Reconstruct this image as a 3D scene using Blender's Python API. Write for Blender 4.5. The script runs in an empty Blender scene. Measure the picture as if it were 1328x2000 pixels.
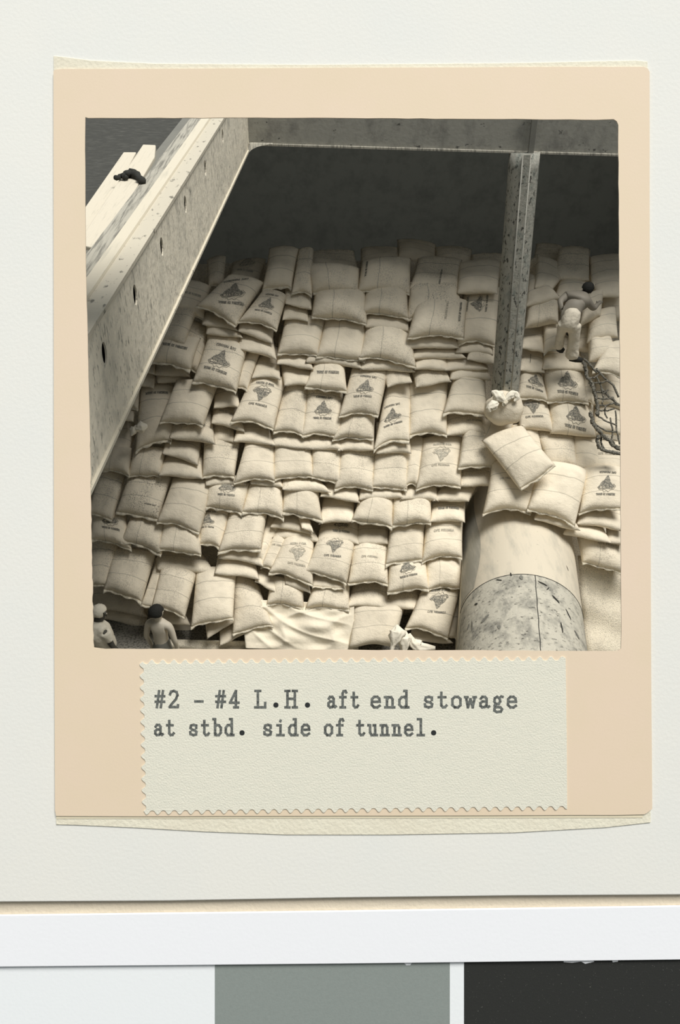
import bpy, bmesh, math, random
from mathutils import Vector, Matrix
random.seed(7)
col = bpy.context.scene.collection
sc = bpy.context.scene
# ---------------------------------------------------------------- camera, light, exposure
FPX = 1765.0; TH = math.radians(35.2)
FWD = Vector((0, math.cos(TH), -math.sin(TH))); DOWN = Vector((0, -math.sin(TH), -math.cos(TH))); RT = Vector((1, 0, 0))
cd = bpy.data.cameras.new('camera'); cam = bpy.data.objects.new('camera', cd); col.objects.link(cam)
cd.sensor_fit = 'VERTICAL'; cd.sensor_height = 36; cd.lens = 36*FPX/2000.0; cd.clip_end = 200
cam.matrix_world = Matrix((( RT.x, -DOWN.x, -FWD.x, 0), (RT.y, -DOWN.y, -FWD.y, 0), (RT.z, -DOWN.z, -FWD.z, 0), (0, 0, 0, 1)))
sc.camera = cam
w = bpy.data.worlds.new('world'); sc.world = w; w.use_nodes = True
bg = w.node_tree.nodes['Background']; bg.inputs[0].default_value = (.90, .96, 1.0, 1); bg.inputs[1].default_value = 0.40
sd = bpy.data.lights.new('sun', 'SUN'); sun = bpy.data.objects.new('sun', sd); col.objects.link(sun)
sd.energy = 3.6; sd.angle = 0.52; sd.color = (1, .975, .93)
SUNDIR = Vector((-.27, .08, -1.0)).normalized()
sun.rotation_euler = SUNDIR.to_track_quat('-Z', 'Y').to_euler(); sun.location = (4, -4, 8)
sc.view_settings.view_transform = 'Standard'; sc.view_settings.look = 'None'
sc.view_settings.exposure = 0.0; sc.view_settings.gamma = 1.0; sc.view_settings.use_curve_mapping = False
sc.cycles.max_bounces = 8; sc.cycles.diffuse_bounces = 5

# ---------------------------------------------------------------- helpers
def P(px, py, z):            # a spot in the photograph at a distance -> a point in the place
    return (RT*((px-664)/FPX) + DOWN*((py-1000)/FPX) + FWD)*z
def tag(o, label=None, cat=None, group=None, kind=None):
    if label: o['label'] = label
    if cat: o['category'] = cat
    if group: o['group'] = group
    if kind: o['kind'] = kind
    return o
def empty(name, loc, label=None, cat=None, group=None):
    o = bpy.data.objects.new(name, None); o.location = loc; o.empty_display_size = .1; col.objects.link(o)
    return tag(o, label, cat, group)
def mobj(name, verts, faces, mat, parent=None, smooth=True, uvs=None):
    me = bpy.data.meshes.new(name)
    off = Vector(parent['_o']) if (parent is not None and '_o' in parent) else (parent.location if parent is not None else Vector((0, 0, 0)))
    o = bpy.data.objects.new(name, me); col.objects.link(o)
    if parent is not None:
        root = parent
        base = Vector((0, 0, 0))
        while root is not None: base = base + Vector(root.location); root = root.parent
        verts = [Vector(v)-base for v in verts]; o.parent = parent
    else:
        c = Vector((0, 0, 0))
        for v in verts: c += Vector(v)
        c /= max(1, len(verts)); verts = [Vector(v)-c for v in verts]; o.location = c
    me.from_pydata([tuple(v) for v in verts], [], faces)
    if uvs:
        ul = me.uv_layers.new(name='UVMap')
        for i, l in enumerate(me.loops): ul.data[i].uv = uvs[l.vertex_index]
    me.materials.append(mat)
    if smooth:
        for p in me.polygons: p.use_smooth = True
    me.update()
    return o
def recalc(o):
    bm = bmesh.new(); bm.from_mesh(o.data); bmesh.ops.recalc_face_normals(bm, faces=bm.faces); bm.to_mesh(o.data); bm.free()
def bevel(o, wd, seg=2):
    m = o.modifiers.new('bevel', 'BEVEL'); m.width = wd; m.segments = seg; m.limit_method = 'ANGLE'; return o
class MB:
    def __init__(s): s.v = []; s.f = []
    def box(s, c, ax, ay, az):   # centre and three half axes
        i = len(s.v); c = Vector(c)
        for a in (-1, 1):
            for b in (-1, 1):
                for d in (-1, 1): s.v.append(c+ax*a+ay*b+az*d)
        for q in ((0,1,3,2),(4,6,7,5),(0,4,5,1),(2,3,7,6),(0,2,6,4),(1,5,7,3)): s.f.append([i+k for k in q])
        return s
    def tube(s, pts, r, n=8, cap=True):
        pts = [Vector(p) for p in pts]; rr = r if isinstance(r, (list, tuple)) else [r]*len(pts); i0 = len(s.v)
        up = Vector((.3, .2, 1)).normalized()
        for k, p in enumerate(pts):
            t = (pts[min(k+1, len(pts)-1)]-pts[max(k-1, 0)])
            if t.length < 1e-9: t = Vector((0, 0, 1))
            t.normalize(); a = t.cross(up)
            if a.length < 1e-3: a = t.cross(Vector((1, 0, 0)))
            a.normalize(); b = t.cross(a)
            for j in range(n):
                th = 2*math.pi*j/n; s.v.append(p+(a*math.cos(th)+b*math.sin(th))*rr[k])
        for k in range(len(pts)-1):
            for j in range(n):
                s.f.append([i0+k*n+j, i0+k*n+(j+1) % n, i0+(k+1)*n+(j+1) % n, i0+(k+1)*n+j])
        if cap:
            s.f.append([i0+j for j in range(n)][::-1]); s.f.append([i0+(len(pts)-1)*n+j for j in range(n)])
        return s
    def ell(s, c, r, ax=(Vector((1,0,0)), Vector((0,1,0)), Vector((0,0,1))), nu=16, nv=10, fn=None):
        i0 = len(s.v); c = Vector(c)
        for a in range(nv+1):
            ph = math.pi*a/nv
            for b in range(nu):
                th = 2*math.pi*b/nu
                d = (math.sin(ph)*math.cos(th), math.sin(ph)*math.sin(th), math.cos(ph))
                k = fn(*d) if fn else 1
                s.v.append(c+(ax[0]*d[0]*r[0]+ax[1]*d[1]*r[1]+ax[2]*d[2]*r[2])*k)
        for a in range(nv):
            for b in range(nu):
                s.f.append([i0+a*nu+b, i0+a*nu+(b+1) % nu, i0+(a+1)*nu+(b+1) % nu, i0+(a+1)*nu+b])
        return s
    def build(s, name, mat, parent=None, smooth=True):
        return mobj(name, s.v, s.f, mat, parent, smooth)

# ---------------------------------------------------------------- materials
def sr(r, g, b):
    f = lambda c: (c/255/12.92) if c/255 <= .04045 else ((c/255+.055)/1.055)**2.4
    return (f(r), f(g), f(b), 1)
def mat(name, c, rough=.85, layers=(), bump=0, bscale=60, coat=0):
    """layers: (kind, scale, stretch, low, high, colour, amount) laid over the base colour"""
    m = bpy.data.materials.new(name); m.use_nodes = True; nt = m.node_tree; N = nt.nodes; L = nt.links
    b = N['Principled BSDF']; b.inputs['Roughness'].default_value = rough
    b.inputs['Specular IOR Level'].default_value = .25
    tc = N.new('ShaderNodeTexCoord')
    rgb = N.new('ShaderNodeRGB'); rgb.outputs[0].default_value = c; cur = rgb.outputs[0]
    for kind, scale, st, lo, hi, c2, amt in layers:
        mp = N.new('ShaderNodeMapping'); mp.inputs['Scale'].default_value = st
        L.new(tc.outputs['Object'], mp.inputs['Vector'])
        if kind == 'noise':
            t = N.new('ShaderNodeTexNoise'); t.inputs['Scale'].default_value = scale; t.inputs['Detail'].default_value = 6
            t.inputs['Roughness'].default_value = .65; out = t.outputs['Fac']
        elif kind == 'voro':
            t = N.new('ShaderNodeTexVoronoi'); t.inputs['Scale'].default_value = scale; out = t.outputs['Distance']
        L.new(mp.outputs[0], t.inputs['Vector'])
        r = N.new('ShaderNodeMapRange'); r.inputs['From Min'].default_value = lo; r.inputs['From Max'].default_value = hi
        r.inputs['To Max'].default_value = amt; L.new(out, r.inputs['Value'])
        mx = N.new('ShaderNodeMix'); mx.data_type = 'RGBA'; L.new(r.outputs[0], mx.inputs[0]); L.new(cur, mx.inputs[6]); mx.inputs[7].default_value = c2
        cur = mx.outputs[2]
    L.new(cur, b.inputs['Base Color'])
    if bump:
        t = N.new('ShaderNodeTexNoise'); t.inputs['Scale'].default_value = bscale; t.inputs['Detail'].default_value = 4
        L.new(tc.outputs['Object'], t.inputs['Vector'])
        bp = N.new('ShaderNodeBump'); bp.inputs['Strength'].default_value = bump; bp.inputs['Distance'].default_value = .02
        L.new(t.outputs['Fac'], bp.inputs['Height']); L.new(bp.outputs[0], b.inputs['Normal'])
    return m
def sack_mat(name, axis, speck):
    m = bpy.data.materials.new(name); m.use_nodes = True; nt = m.node_tree; N = nt.nodes; L = nt.links
    b = N['Principled BSDF']; b.inputs['Roughness'].default_value = .95; b.inputs['Specular IOR Level'].default_value = .1
    tc = N.new('ShaderNodeTexCoord'); oi = N.new('ShaderNodeObjectInfo')
    def mix(f, a, c2):
        mx = N.new('ShaderNodeMix'); mx.data_type = 'RGBA'
        L.new(f, mx.inputs[0]); (L.new(a, mx.inputs[6]) if not isinstance(a, tuple) else setattr(mx.inputs[6], 'default_value', a)); mx.inputs[7].default_value = c2
        return mx.outputs[2]
    cur = mix(oi.outputs['Random'], (.88, .79, .625, 1), (.77, .69, .545, 1))
    n = N.new('ShaderNodeTexNoise'); n.inputs['Scale'].default_value = 5; n.inputs['Detail'].default_value = 5
    L.new(tc.outputs['Object'], n.inputs['Vector'])
    r = N.new('ShaderNodeMapRange'); r.inputs['From Min'].default_value = .45; r.inputs['From Max'].default_value = .75; r.inputs['To Max'].default_value = .35
    L.new(n.outputs['Fac'], r.inputs['Value']); cur = mix(r.outputs[0], cur, (.50, .45, .36, 1))
    # woven-in stripe lines
    sp = N.new('ShaderNodeSeparateXYZ'); L.new(tc.outputs['UV'], sp.inputs[0])
    n2 = N.new('ShaderNodeTexNoise'); n2.inputs['Scale'].default_value = 2.0; L.new(tc.outputs['UV'], n2.inputs['Vector'])
    for pos in ((.38,) if axis else (.30, .62)):
        a1 = N.new('ShaderNodeMath'); a1.operation = 'MULTIPLY_ADD'; L.new(n2.outputs['Fac'], a1.inputs[0]); a1.inputs[1].default_value = .10; a1.inputs[2].default_value = pos-.05
        a2 = N.new('ShaderNodeMath'); a2.operation = 'SUBTRACT'; L.new(sp.outputs[0 if axis else 1], a2.inputs[0]); L.new(a1.outputs[0], a2.inputs[1])
        a3 = N.new('ShaderNodeMath'); a3.operation = 'ABSOLUTE'; L.new(a2.outputs[0], a3.inputs[0])
        r = N.new('ShaderNodeMapRange'); r.inputs['From Min'].default_value = .011; r.inputs['From Max'].default_value = .004; r.inputs['To Max'].default_value = .42
        L.new(a3.outputs[0], r.inputs['Value']); cur = mix(r.outputs[0], cur, (.16, .15, .12, 1))
    if speck:
        v = N.new('ShaderNodeTexNoise'); v.inputs['Scale'].default_value = 55; v.inputs['Detail'].default_value = 3
        L.new(tc.outputs['Object'], v.inputs['Vector'])
        r = N.new('ShaderNodeMapRange'); r.inputs['From Min'].default_value = .50; r.inputs['From Max'].default_value = .62; r.inputs['To Max'].default_value = .75*speck
        L.new(v.outputs['Fac'], r.inputs['Value'])
        k = N.new('ShaderNodeTexNoise'); k.inputs['Scale'].default_value = 3.2; L.new(tc.outputs['Object'], k.inputs['Vector'])
        r2 = N.new('ShaderNodeMapRange'); r2.inputs['From Min'].default_value = .38; r2.inputs['From Max'].default_value = .58; L.new(k.outputs['Fac'], r2.inputs['Value'])
        mm = N.new('ShaderNodeMath'); mm.operation = 'MULTIPLY'; L.new(r.outputs[0], mm.inputs[0]); L.new(r2.outputs[0], mm.inputs[1])
        cur = mix(mm.outputs[0], cur, (.13, .12, .10, 1))
    L.new(cur, b.inputs['Base Color'])
    t = N.new('ShaderNodeTexNoise'); t.inputs['Scale'].default_value = 70; L.new(tc.outputs['Object'], t.inputs['Vector'])
    t2 = N.new('ShaderNodeTexNoise'); t2.inputs['Scale'].default_value = 9; L.new(tc.outputs['Object'], t2.inputs['Vector'])
    ad = N.new('ShaderNodeMath'); ad.operation = 'MULTIPLY_ADD'; L.new(t.outputs['Fac'], ad.inputs[0]); ad.inputs[1].default_value = .35; L.new(t2.outputs['Fac'], ad.inputs[2])
    bp = N.new('ShaderNodeBump'); bp.inputs['Strength'].default_value = .5; bp.inputs['Distance'].default_value = .03
    L.new(ad.outputs[0], bp.inputs['Height']); L.new(bp.outputs[0], b.inputs['Normal'])
    return m
SM = {(a, s): sack_mat('burlap_%d_%d' % (a, s), a, (0, .45, 1)[s]) for a in (0, 1) for s in (0, 1, 2)}
INK = mat('sack_ink', (.15, .145, .125, 1), .95, [('noise', 45, (1,1,1), .42, .60, (.50, .455, .36, 1), .8)])
INKP = mat('sack_ink_faded', (.36, .335, .27, 1), .95, [('noise', 45, (1,1,1), .42, .60, (.70, .63, .50, 1), .85)])
HEM = mat('hem_cloth', (.74, .675, .53, 1), .95, [('noise', 30, (1,1,1), .45, .7, (.36, .33, .27, 1), .6)], .5, 60)
STEEL = mat('scraped_paint', (.86, .79, .64, 1), .7,
    [('noise', 5, (6, 1.6, 1.2), .50, .72, (.36, .345, .29, 1), .7), ('noise', 24, (3, 1.2, .5), .56, .64, (.22, .21, .18, 1), .75), ('noise', 2, (1,1,1), .5, .75, (.56, .53, .44, 1), .6)], .3, 20)
STEELP = mat('pillar_paint', (.38, .37, .32, 1), .75,
    [('noise', 7, (2, 2, 1), .48, .68, (.19, .215, .19, 1), .8), ('noise', 14, (1.5, 1.5, .8), .57, .61, (.045, .045, .04, 1), .9)], .4, 25)
BEAMM = mat('beam_paint', (.36, .35, .305, 1), .75,
    [('noise', 5, (1, 1, .6), .48, .68, (.19, .185, .165, 1), .7), ('noise', 7, (1, 1, 1.5), .64, .67, (.06, .06, .055, 1), .85)], .2, 20)
FLANGE = mat('flange_paint', (.70, .64, .51, 1), .6, [('noise', 4, (6, .5, 1), .55, .75, (.42, .40, .33, 1), .6)], .1, 20)
FLANGES = mat('flange_rust_spots', (.61, .56, .45, 1), .6, [('noise', 9, (2, 1, 1), .60, .66, (.16, .15, .12, 1), .9)], .15, 20)
FLANGEG = mat('flange_streaked', (.46, .435, .365, 1), .8, [('noise', 5, (9, .5, 1), .46, .62, (.15, .145, .125, 1), .8)], .2, 20)
GREYS = mat('smooth_grey_steel', (.22, .215, .185, 1), .6, [('noise', 3, (1,1,1), .45, .7, (.16, .155, .14, 1), .5)])
DECKM = mat('dark_deck', (.060, .060, .053, 1), .9, [('noise', 9, (1, 4, 1), .5, .7, (.13, .128, .112, 1), .7)], .3, 20)
WOOD = mat('pale_plank', (.68, .62, .50, 1), .8, [('noise', 6, (8, .6, 1), .55, .72, (.46, .43, .35, 1), .6)], .15, 30)
DARK = mat('hold_steel', (.20, .20, .18, 1), .9, [('noise', 3, (1,1,1), .45, .7, (.12, .12, .11, 1), .6)])
FLOORM = mat('littered_floor', (.34, .32, .27, 1), .95, [('noise', 30, (1,1,1), .48, .6, (.08, .08, .07, 1), .85)], .6, 50)
BEANS = mat('coffee_beans', (.84, .76, .60, 1), .95, [('noise', 70, (1,1,1), .52, .62, (.34, .315, .26, 1), .7), ('noise', 3, (1,1,1), .5, .7, (.50, .45, .36, 1), .6)], .9, 80)
CREAM = mat('tunnel_cream_paint', (.70, .63, .50, 1), .6, [('noise', 2, (3, .7, 1), .50, .72, (.46, .435, .36, 1), .75), ('noise', 26, (1,1,1), .68, .70, (.12, .11, .09, 1), .8)], .1, 15)
TUNG = mat('tunnel_grey_streak', (.36, .345, .29, 1), .6, [('noise', 4, (5, .5, 1), .45, .65, (.52, .49, .41, 1), .7)])
TUND = mat('tunnel_stained_steel', (.56, .53, .44, 1), .7,
    [('noise', 3, (1.5, 1, 1), .46, .64, (.22, .213, .185, 1), .85), ('noise', 13, (1, 1.6, 1), .57, .66, (.05, .05, .043, 1), .85), ('noise', 8, (2,1,1), .58, .72, (.72, .67, .55, 1), .6)], .4, 20)
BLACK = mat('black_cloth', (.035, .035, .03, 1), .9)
SKIN = mat('tanned_skin', (.27, .245, .20, 1), .55)
SKINL = mat('light_skin', (.66, .60, .49, 1), .5, [('noise', 4, (1,1,1), .5, .75, (.45, .41, .33, 1), .5)])
SKIND = mat('dark_skin', (.10, .095, .08, 1), .5)
HAIR = mat('dark_hair', (.03, .03, .026, 1), .8, bump=.6, bscale=90)
PANTS = mat('pale_trousers', (.72, .655, .53, 1), .9, [('noise', 9, (1,1,1), .5, .7, (.45, .41, .33, 1), .6)], .5, 25)
WHITE = mat('white_cloth', (.88, .82, .68, 1), .9, bump=.4, bscale=25)
ROPE = mat('tarred_rope', (.115, .11, .09, 1), .95, [('noise', 60, (1,1,1), .5, .62, (.50, .46, .37, 1), .7)], .6, 90)
SHEET = mat('pale_sheet', (.84, .76, .60, 1), .6, [('noise', 12, (1,1,1), .55, .75, (.60, .55, .44, 1), .5)], .3, 20)
M_MOUNT = mat('mount_board', sr(236, 235, 228), .9, [('noise', 1.2, (1,1,1), .4, .7, sr(232, 233, 228), .8)], .06, 60)
M_PRINT = mat('print_paper', sr(231, 213, 186), .55, [('noise', 1.0, (1,1,1), .4, .7, sr(235, 214, 192), .8)], .02, 90)
M_BACK = mat('backing_paper', sr(234, 229, 209), .9, [('noise', 3, (1,1,1), .4, .7, sr(227, 219, 198), .8)], .2, 60)
M_LABEL = mat('label_paper', sr(231, 228, 212), .9, [('noise', 25, (1, 3, 1), .4, .7, sr(222, 221, 206), .7)], .2, 120)
M_INK = mat('typewriter_ink', sr(118, 121, 116), .9, [('noise', 90, (1,1,1), .42, .62, sr(66, 68, 66), .9)])
M_INKD = mat('typewriter_ink_dark', sr(48, 50, 50), .9)
M_CORE = mat('board_core', sr(224, 212, 190), .95, [('noise', 4, (1, 8, 1), .4, .7, sr(214, 202, 182), .8)], .2, 60)
M_STRIP = mat('white_strip', sr(246, 248, 252), .8, bump=.03, bscale=60)
M_CHART = mat('chart_white', sr(243, 247, 249), .7, bump=.03, bscale=60)
M_GREY = mat('chart_grey', sr(143, 151, 147), .8, [('noise', 60, (1,1,1), .4, .7, sr(138, 146, 142), .8)], .06, 120)
M_BLACK = mat('chart_black', sr(47, 48, 46), .8, [('noise', 120, (1,1,1), .66, .68, sr(110, 110, 105), .8)], .06, 120)

# ---------------------------------------------------------------- the hold: shell
def sbox(name, lo, hi, m):
    lo = Vector(lo); hi = Vector(hi); c = (lo+hi)/2; h = (hi-lo)/2
    o = MB().box(c, Vector((h.x,0,0)), Vector((0,h.y,0)), Vector((0,0,h.z))).build(name, m, smooth=False)
    return tag(o, kind='structure')
ZF = -10.1
sbox('floor', (-9, -1.6, ZF-.2), (9, 22, ZF), FLOORM)
sbox('wall_aft', (-9, 22, ZF), (9, 22.3, -2.0), DARK)
sbox('wall_port', (-9.2, -1.6, ZF), (-9, 22, -2.0), DARK)
sbox('wall_starboard', (9, -1.6, ZF), (9.2, 22, -2.0), DARK)
sbox('wall_forward', (-9, -1.9, ZF), (9, -1.6, -2.0), DARK)
sbox('ceiling', (-9, 13.25, -2.35), (9, 22, -2.15), DARK)
ad_ = bpy.data.lights.new('aft_fill_light', 'AREA'); ad_.shape = 'RECTANGLE'; ad_.size = 14; ad_.size_y = 2; ad_.energy = 120; ad_.color = (.97, 1, .93); ad_.spread = 2.6  # added fill light, not a real fitting; lifts the darkness on the aft wall
al = bpy.data.objects.new('aft_fill_light', ad_); col.objects.link(al); al.location = (1, 16.5, -2.7); al.rotation_euler = Vector((0, 1, -.55)).to_track_quat('-Z', 'Y').to_euler()
# ---- coaming on the left: plate from photo points at their distances, with its flange
LF, LN = P(485, 290, 12.0), P(180, 940, 5.42)
dl = (LF-LN).normalized(); LN2 = LN - dl*.55; LF2 = LF + dl*0.25
H = .78; UPZ = Vector((0, 0, 1))
coam = empty('hatch_coaming', LN, 'long scraped steel side coaming of the hatch with oval drain holes', 'hatch coaming')
out = Vector((-1, 0, 0)); 
def prof(pts, name, m, parent, y0=LN2, y1=LF2, th=.03, n=24, smooth=False):
    """a strip with thickness swept along the coaming; pts = (outwards, up)"""
    v = []; f = []; k = len(pts)*2
    ring = [(a, b) for a, b in pts] + [(a, b-th) for a, b in pts[::-1]]
    for i in range(n+1):
        base = y0.lerp(y1, i/n)
        for a, b in ring: v.append(base+out*a+UPZ*b)
    for i in range(n):
        for j in range(k): f.append([i*k+j, i*k+(j+1) % k, (i+1)*k+(j+1) % k, (i+1)*k+j])
    f.append(list(range(k))[::-1]); f.append([n*k+j for j in range(k)])
    o = mobj(name, v, f, m, parent, smooth); recalc(o); return o
# plate with real holes: grid of quads leaving the holes open
def plate(name, A, B, h, th, holes, m, parent):
    """A..B lower edge, h height; holes = (distance along, height, half width, half height)"""
    bm = bmesh.new(); L = (B-A).length; d = (B-A).normalized()
    outer = [(0, 0), (L, 0), (L, h), (0, h)]; ev = []
    def loop(pts):
        vs = [bm.verts.new(A+d*a+UPZ*b) for a, b in pts]
        for i in range(len(vs)): ev.append(bm.edges.new((vs[i], vs[(i+1) % len(vs)])))
    loop(outer)
    for a, b, ra, rb in holes: loop([(a+ra*math.cos(t*math.pi/8), b+rb*math.sin(t*math.pi/8)) for t in range(16)])
    bmesh.ops.triangle_fill(bm, edges=ev, use_beauty=True)
    r = bmesh.ops.extrude_face_region(bm, geom=bm.faces[:])
    for g in r['geom']:
        if isinstance(g, bmesh.types.BMVert): g.co += out*th
    bmesh.ops.recalc_face_normals(bm, faces=bm.faces)
    bmesh.ops.translate(bm, vec=-Vector(parent.location), verts=bm.verts)
    me = bpy.data.meshes.new(name); bm.to_mesh(me); bm.free(); me.materials.append(m)
    o = bpy.data.objects.new(name, me); col.objects.link(o); o.parent = parent
    return o
# project the photographed holes onto the plate plane
nrm = dl.cross(UPZ).normalized()
def onplate(px, py):
    r = P(px, py, 1); t = (LN2-0*UPZ).dot(nrm)/r.dot(nrm); q = r*t-LN2
    return q.dot(Vector((dl.x, dl.y, 0)).normalized()), q.z
holes = []
for hx, hy in ((435, 266), (401, 328), (362, 399), (316, 482), (264, 576), (204, 690)):
    a, b = onplate(hx, hy)
    if .12 < b < H-.10: holes.append((a, b, .050, .075))
plate('coaming_plate', LN2, LF2, H, .012, holes, STEEL, coam)
backp = MB().box((LN2+LF2)/2+out*.10+UPZ*(H/2-.03), dl*((LF2-LN2).length/2), out*.01, UPZ*(H/2-.08)).build('dark_hole_backing', BLACK, coam, False)  # added black sheet standing in for the shade inside the holes
prof([(-.02, .0), (.05, 0)], 'lower_lip', FLANGES, coam, th=.025)
prof([(-.012, H+.012), (.125, H+.012)], 'top_flange', FLANGES, coam)
prof([(.125, H+.004), (.132, H+.030), (.220, H+.030), (.228, H+.0)], 'bright_rail', FLANGE, coam)
prof([(.228, H-.005), (.385, H-.02)], 'streaked_ledge', FLANGEG, coam)
prof([(.385, H-.02), (.392, H-.05), (.51, H-.06)], 'outer_flange', GREYS, coam, th=.03)
# ---- deck outside the coaming
dk = MB(); c = (LN2+LF2)/2
dk.box(c+dl*1.5+out*(.46+3)+UPZ*(H-.165), dl*((LF2-LN2).length/2+1.5), out*3, UPZ*.04)
tag(dk.build('trim_deck', DECKM, smooth=False), kind='structure')
# ---- planks and strap
ZP = LF.z + H - .10
def onz(px, py, z):
    r = P(px, py, 1); return r*(z/r.z)
def plank(name, pts, z, th, label):
    a = [onz(x, y, z) for x, y in pts]; v = a+[p-UPZ*th for p in a]
    n = len(a); f = [list(range(n)), [n+i for i in range(n)][::-1]]+[[i, n+i, n+(i+1) % n, (i+1) % n] for i in range(n)]
    o = mobj(name, v, f, WOOD, None, False); recalc(o); bevel(o, .008); return tag(o, label, 'plank', 'pale planks lying beside the coaming')
plank('wooden_plank', [(241, 297), (266, 297), (249, 330), (150, 492), (120, 470)], ZP+.02, .05, 'pale wooden plank on the deck, outer one farthest from the coaming')
plank('wooden_plank', [(279, 282), (304, 283), (302, 306), (196, 487), (150, 476), (232, 352)], ZP+.075, .055, 'pale wooden plank lying nearest the coaming, dark rag over it')
plank('wooden_plank', [(140, 498), (186, 484), (194, 492), (150, 540)], ZP+.03, .04, 'short pale board end poking out below the long planks')
strap = empty('dark_rag', onz(252, 347, ZP+.09), 'crumpled dark rag draped across the pale planks', 'rag')
def lump(pts, r, name, m, parent, seed):
    rnd = random.Random(seed); b = MB(); q = [onz(x, y, ZP+.10) for x, y in pts]
    fine = [];
    for i in range(len(q)-1):
        for k in range(4): fine.append(q[i].lerp(q[i+1], k/4)+Vector((rnd.uniform(-.01,.01), rnd.uniform(-.01,.01), rnd.uniform(-.005,.02))))
    fine.append(q[-1]); b.tube(fine, [r*rnd.uniform(.6, 1.25) for _ in fine], 9); return b.build(name, m, parent)
lump([(226, 350), (238, 345), (247, 348)], .028, 'knotted_end', BLACK, strap, 1)
lump([(247, 344), (256, 338), (268, 344), (279, 356)], .030, 'draped_fold', BLACK, strap, 2)
# ---- far beam and the corner
BL, BR_ = P(478, 279, 12.05), P(1900, 321, 12.05)
bd = (BR_-BL).normalized()
beam = empty('hatch_end_beam', BL, 'stained steel end beam across the far side of the hatch', 'beam')
fa = Vector((0, 1, 0))
o = MB().box((BL+BR_)/2+UPZ*.42+fa*.04, bd*((BR_-BL).length/2+.25), fa*.03, UPZ*.42).build('beam_plate', BEAMM, beam, False)
o = MB().box((BL+BR_)/2-UPZ*.012+fa*.02, bd*((BR_-BL).length/2+.2), fa*.055, UPZ*.012).build('bottom_lip', FLANGEG, beam, False)
A0 = P(1036, 300, 12.0)
MB().box(A0+UPZ*.40+fa*.0, bd*.035, fa*.03, UPZ*.40).build('weld_strip', GREYS, beam, False)
# curved corner bracket
cv = [P(476, 250, 12.0)]; pts = []
g = []
for i in range(13):
    t = i/12; ang = math.pi/2*t
    g.append((474+46*(1-math.sin(ang)) if False else 478+52*t, 0))
arc = [(488, 280), (532, 281), (514, 284), (502, 287), (492, 292), (484, 300), (473, 317)]
v = [P(x, y, 11.93) for x, y in arc]
n = len(v); v2 = v+[p+fa*.05 for p in v]
o = mobj('corner_bracket', v2, [list(range(n)), [n+i for i in range(n)][::-1]]+[[i, n+i, n+(i+1) % n, (i+1) % n] for i in range(n)], FLANGEG, beam, False); recalc(o)
# under-deck plating that closes the gap between the beam and the deck head
sbox('trim_deckhead', (-9, 12.9, -2.3), (9, 13.3, -2.05), DARK)
# ---- pillar
PT, PB = P(1025, 296, 12.08), P(983.5, 800, 14.12)
pil = empty('hold_pillar', PB, 'round spotted steel pillar standing under the far hatch beam', 'pillar')
pd = (PB-PT).normalized(); pb2 = PT+pd*((PT.z-ZF-.0)/-pd.z)
side = pd.cross(Vector((0, 1, 0))).normalized()*-1; fr = side.cross(pd).normalized()
if fr.y > 0: fr = -fr
MB().tube([PT.lerp(PB, i/20) for i in range(21)], .205, 32).build('pillar_tube', STEELP, pil)
mid = (PT+PB)/2; hl = (PB-PT).length/2
MB().box(mid+fr*.19+side*.008, pd*hl, side*.050, fr*.030).build('cover_strip', STEELP, pil, False)
for s, nm in ((-1, 'strip_edge'), (1, 'strip_edge')):
    MB().tube([PT+fr*.212+side*(.008+s*.052), PB+fr*.212+side*(.008+s*.052)], .011, 6).build(nm, BEAMM, pil)

# ---------------------------------------------------------------- shaft tunnel
TD = Vector((.127, .992, 0)).normalized(); TS = Vector((.992, -.127, 0)).normalized(); R = .885
ring0 = P(1031, 1122, 12.74); ZT = ring0.z
def arcpts(c, r, a0, a1, n):   # angle 0 = top
    return [c+TS*(r*math.sin(a0+(a1-a0)*i/n))+UPZ*(r*math.cos(a0+(a1-a0)*i/n)-r) for i in range(n+1)]
tun = empty('shaft_tunnel', Vector((ring0.x, ring0.y, ZF)), 'huge round shaft tunnel casing, cream paint above and stained steel below', 'tunnel')
def tunnel(name, y0, y1, m, r, a0=-math.pi/2, a1=math.pi/2, legs=True, n=40, ny=20):
    v = []; f = []
    for j in range(ny+1):
        c = ring0+TD*(y0+(y1-y0)*j/ny)
        pts = arcpts(c, r, a0, a1, n)
        if legs: pts = [Vector((pts[0].x, pts[0].y, ZF))]+pts+[Vector((pts[-1].x, pts[-1].y, ZF))]
        v += pts
    k = len(v)//(ny+1)
    for j in range(ny):
        for i in range(k-1): f.append([j*k+i, j*k+i+1, (j+1)*k+i+1, (j+1)*k+i])
    f.append(list(range(k))); f.append([ny*k+i for i in range(k)][::-1])
    return mobj(name, v, f, m, tun)
tunnel('stained_casing', -4.0, 0, TUND, R)
tunnel('cream_casing', 0, 4.4, CREAM, R+.004)
for o in list(tun.children):
    md = o.modifiers.new('es', 'EDGE_SPLIT'); md.split_angle = 1.2
for a0, a1, y0, y1 in ((-1.45, -.95, .05, 2.5), ):
    v = []; f = []; n = 10; ny = 24
    for j in range(ny+1):
        t = j/ny; c = ring0+TD*(y0+(y1-y0)*t)
        e = a1+.12*math.sin(t*5)+.1*t
        v += [p+(p-(c-UPZ*R)).normalized()*.008 for p in arcpts(c, R, a0, e, n)]
    for j in range(ny):
        for i in range(n): f.append([j*(n+1)+i, j*(n+1)+i+1, (j+1)*(n+1)+i+1, (j+1)*(n+1)+i])
    mobj('grey_paint_band', v, f, TUNG, tun)
MB().tube([ring0-TD*(4*i/30)+TS*(.10+.004*math.sin(i*2.1))+UPZ*-.004 for i in range(31)], .006, 6).build('weld_seam', DECKM, tun)
MB().tube(arcpts(ring0, R+.002, -1.5, 1.5, 40), .006, 6).build('ring_seam', BLACK, tun)
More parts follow.
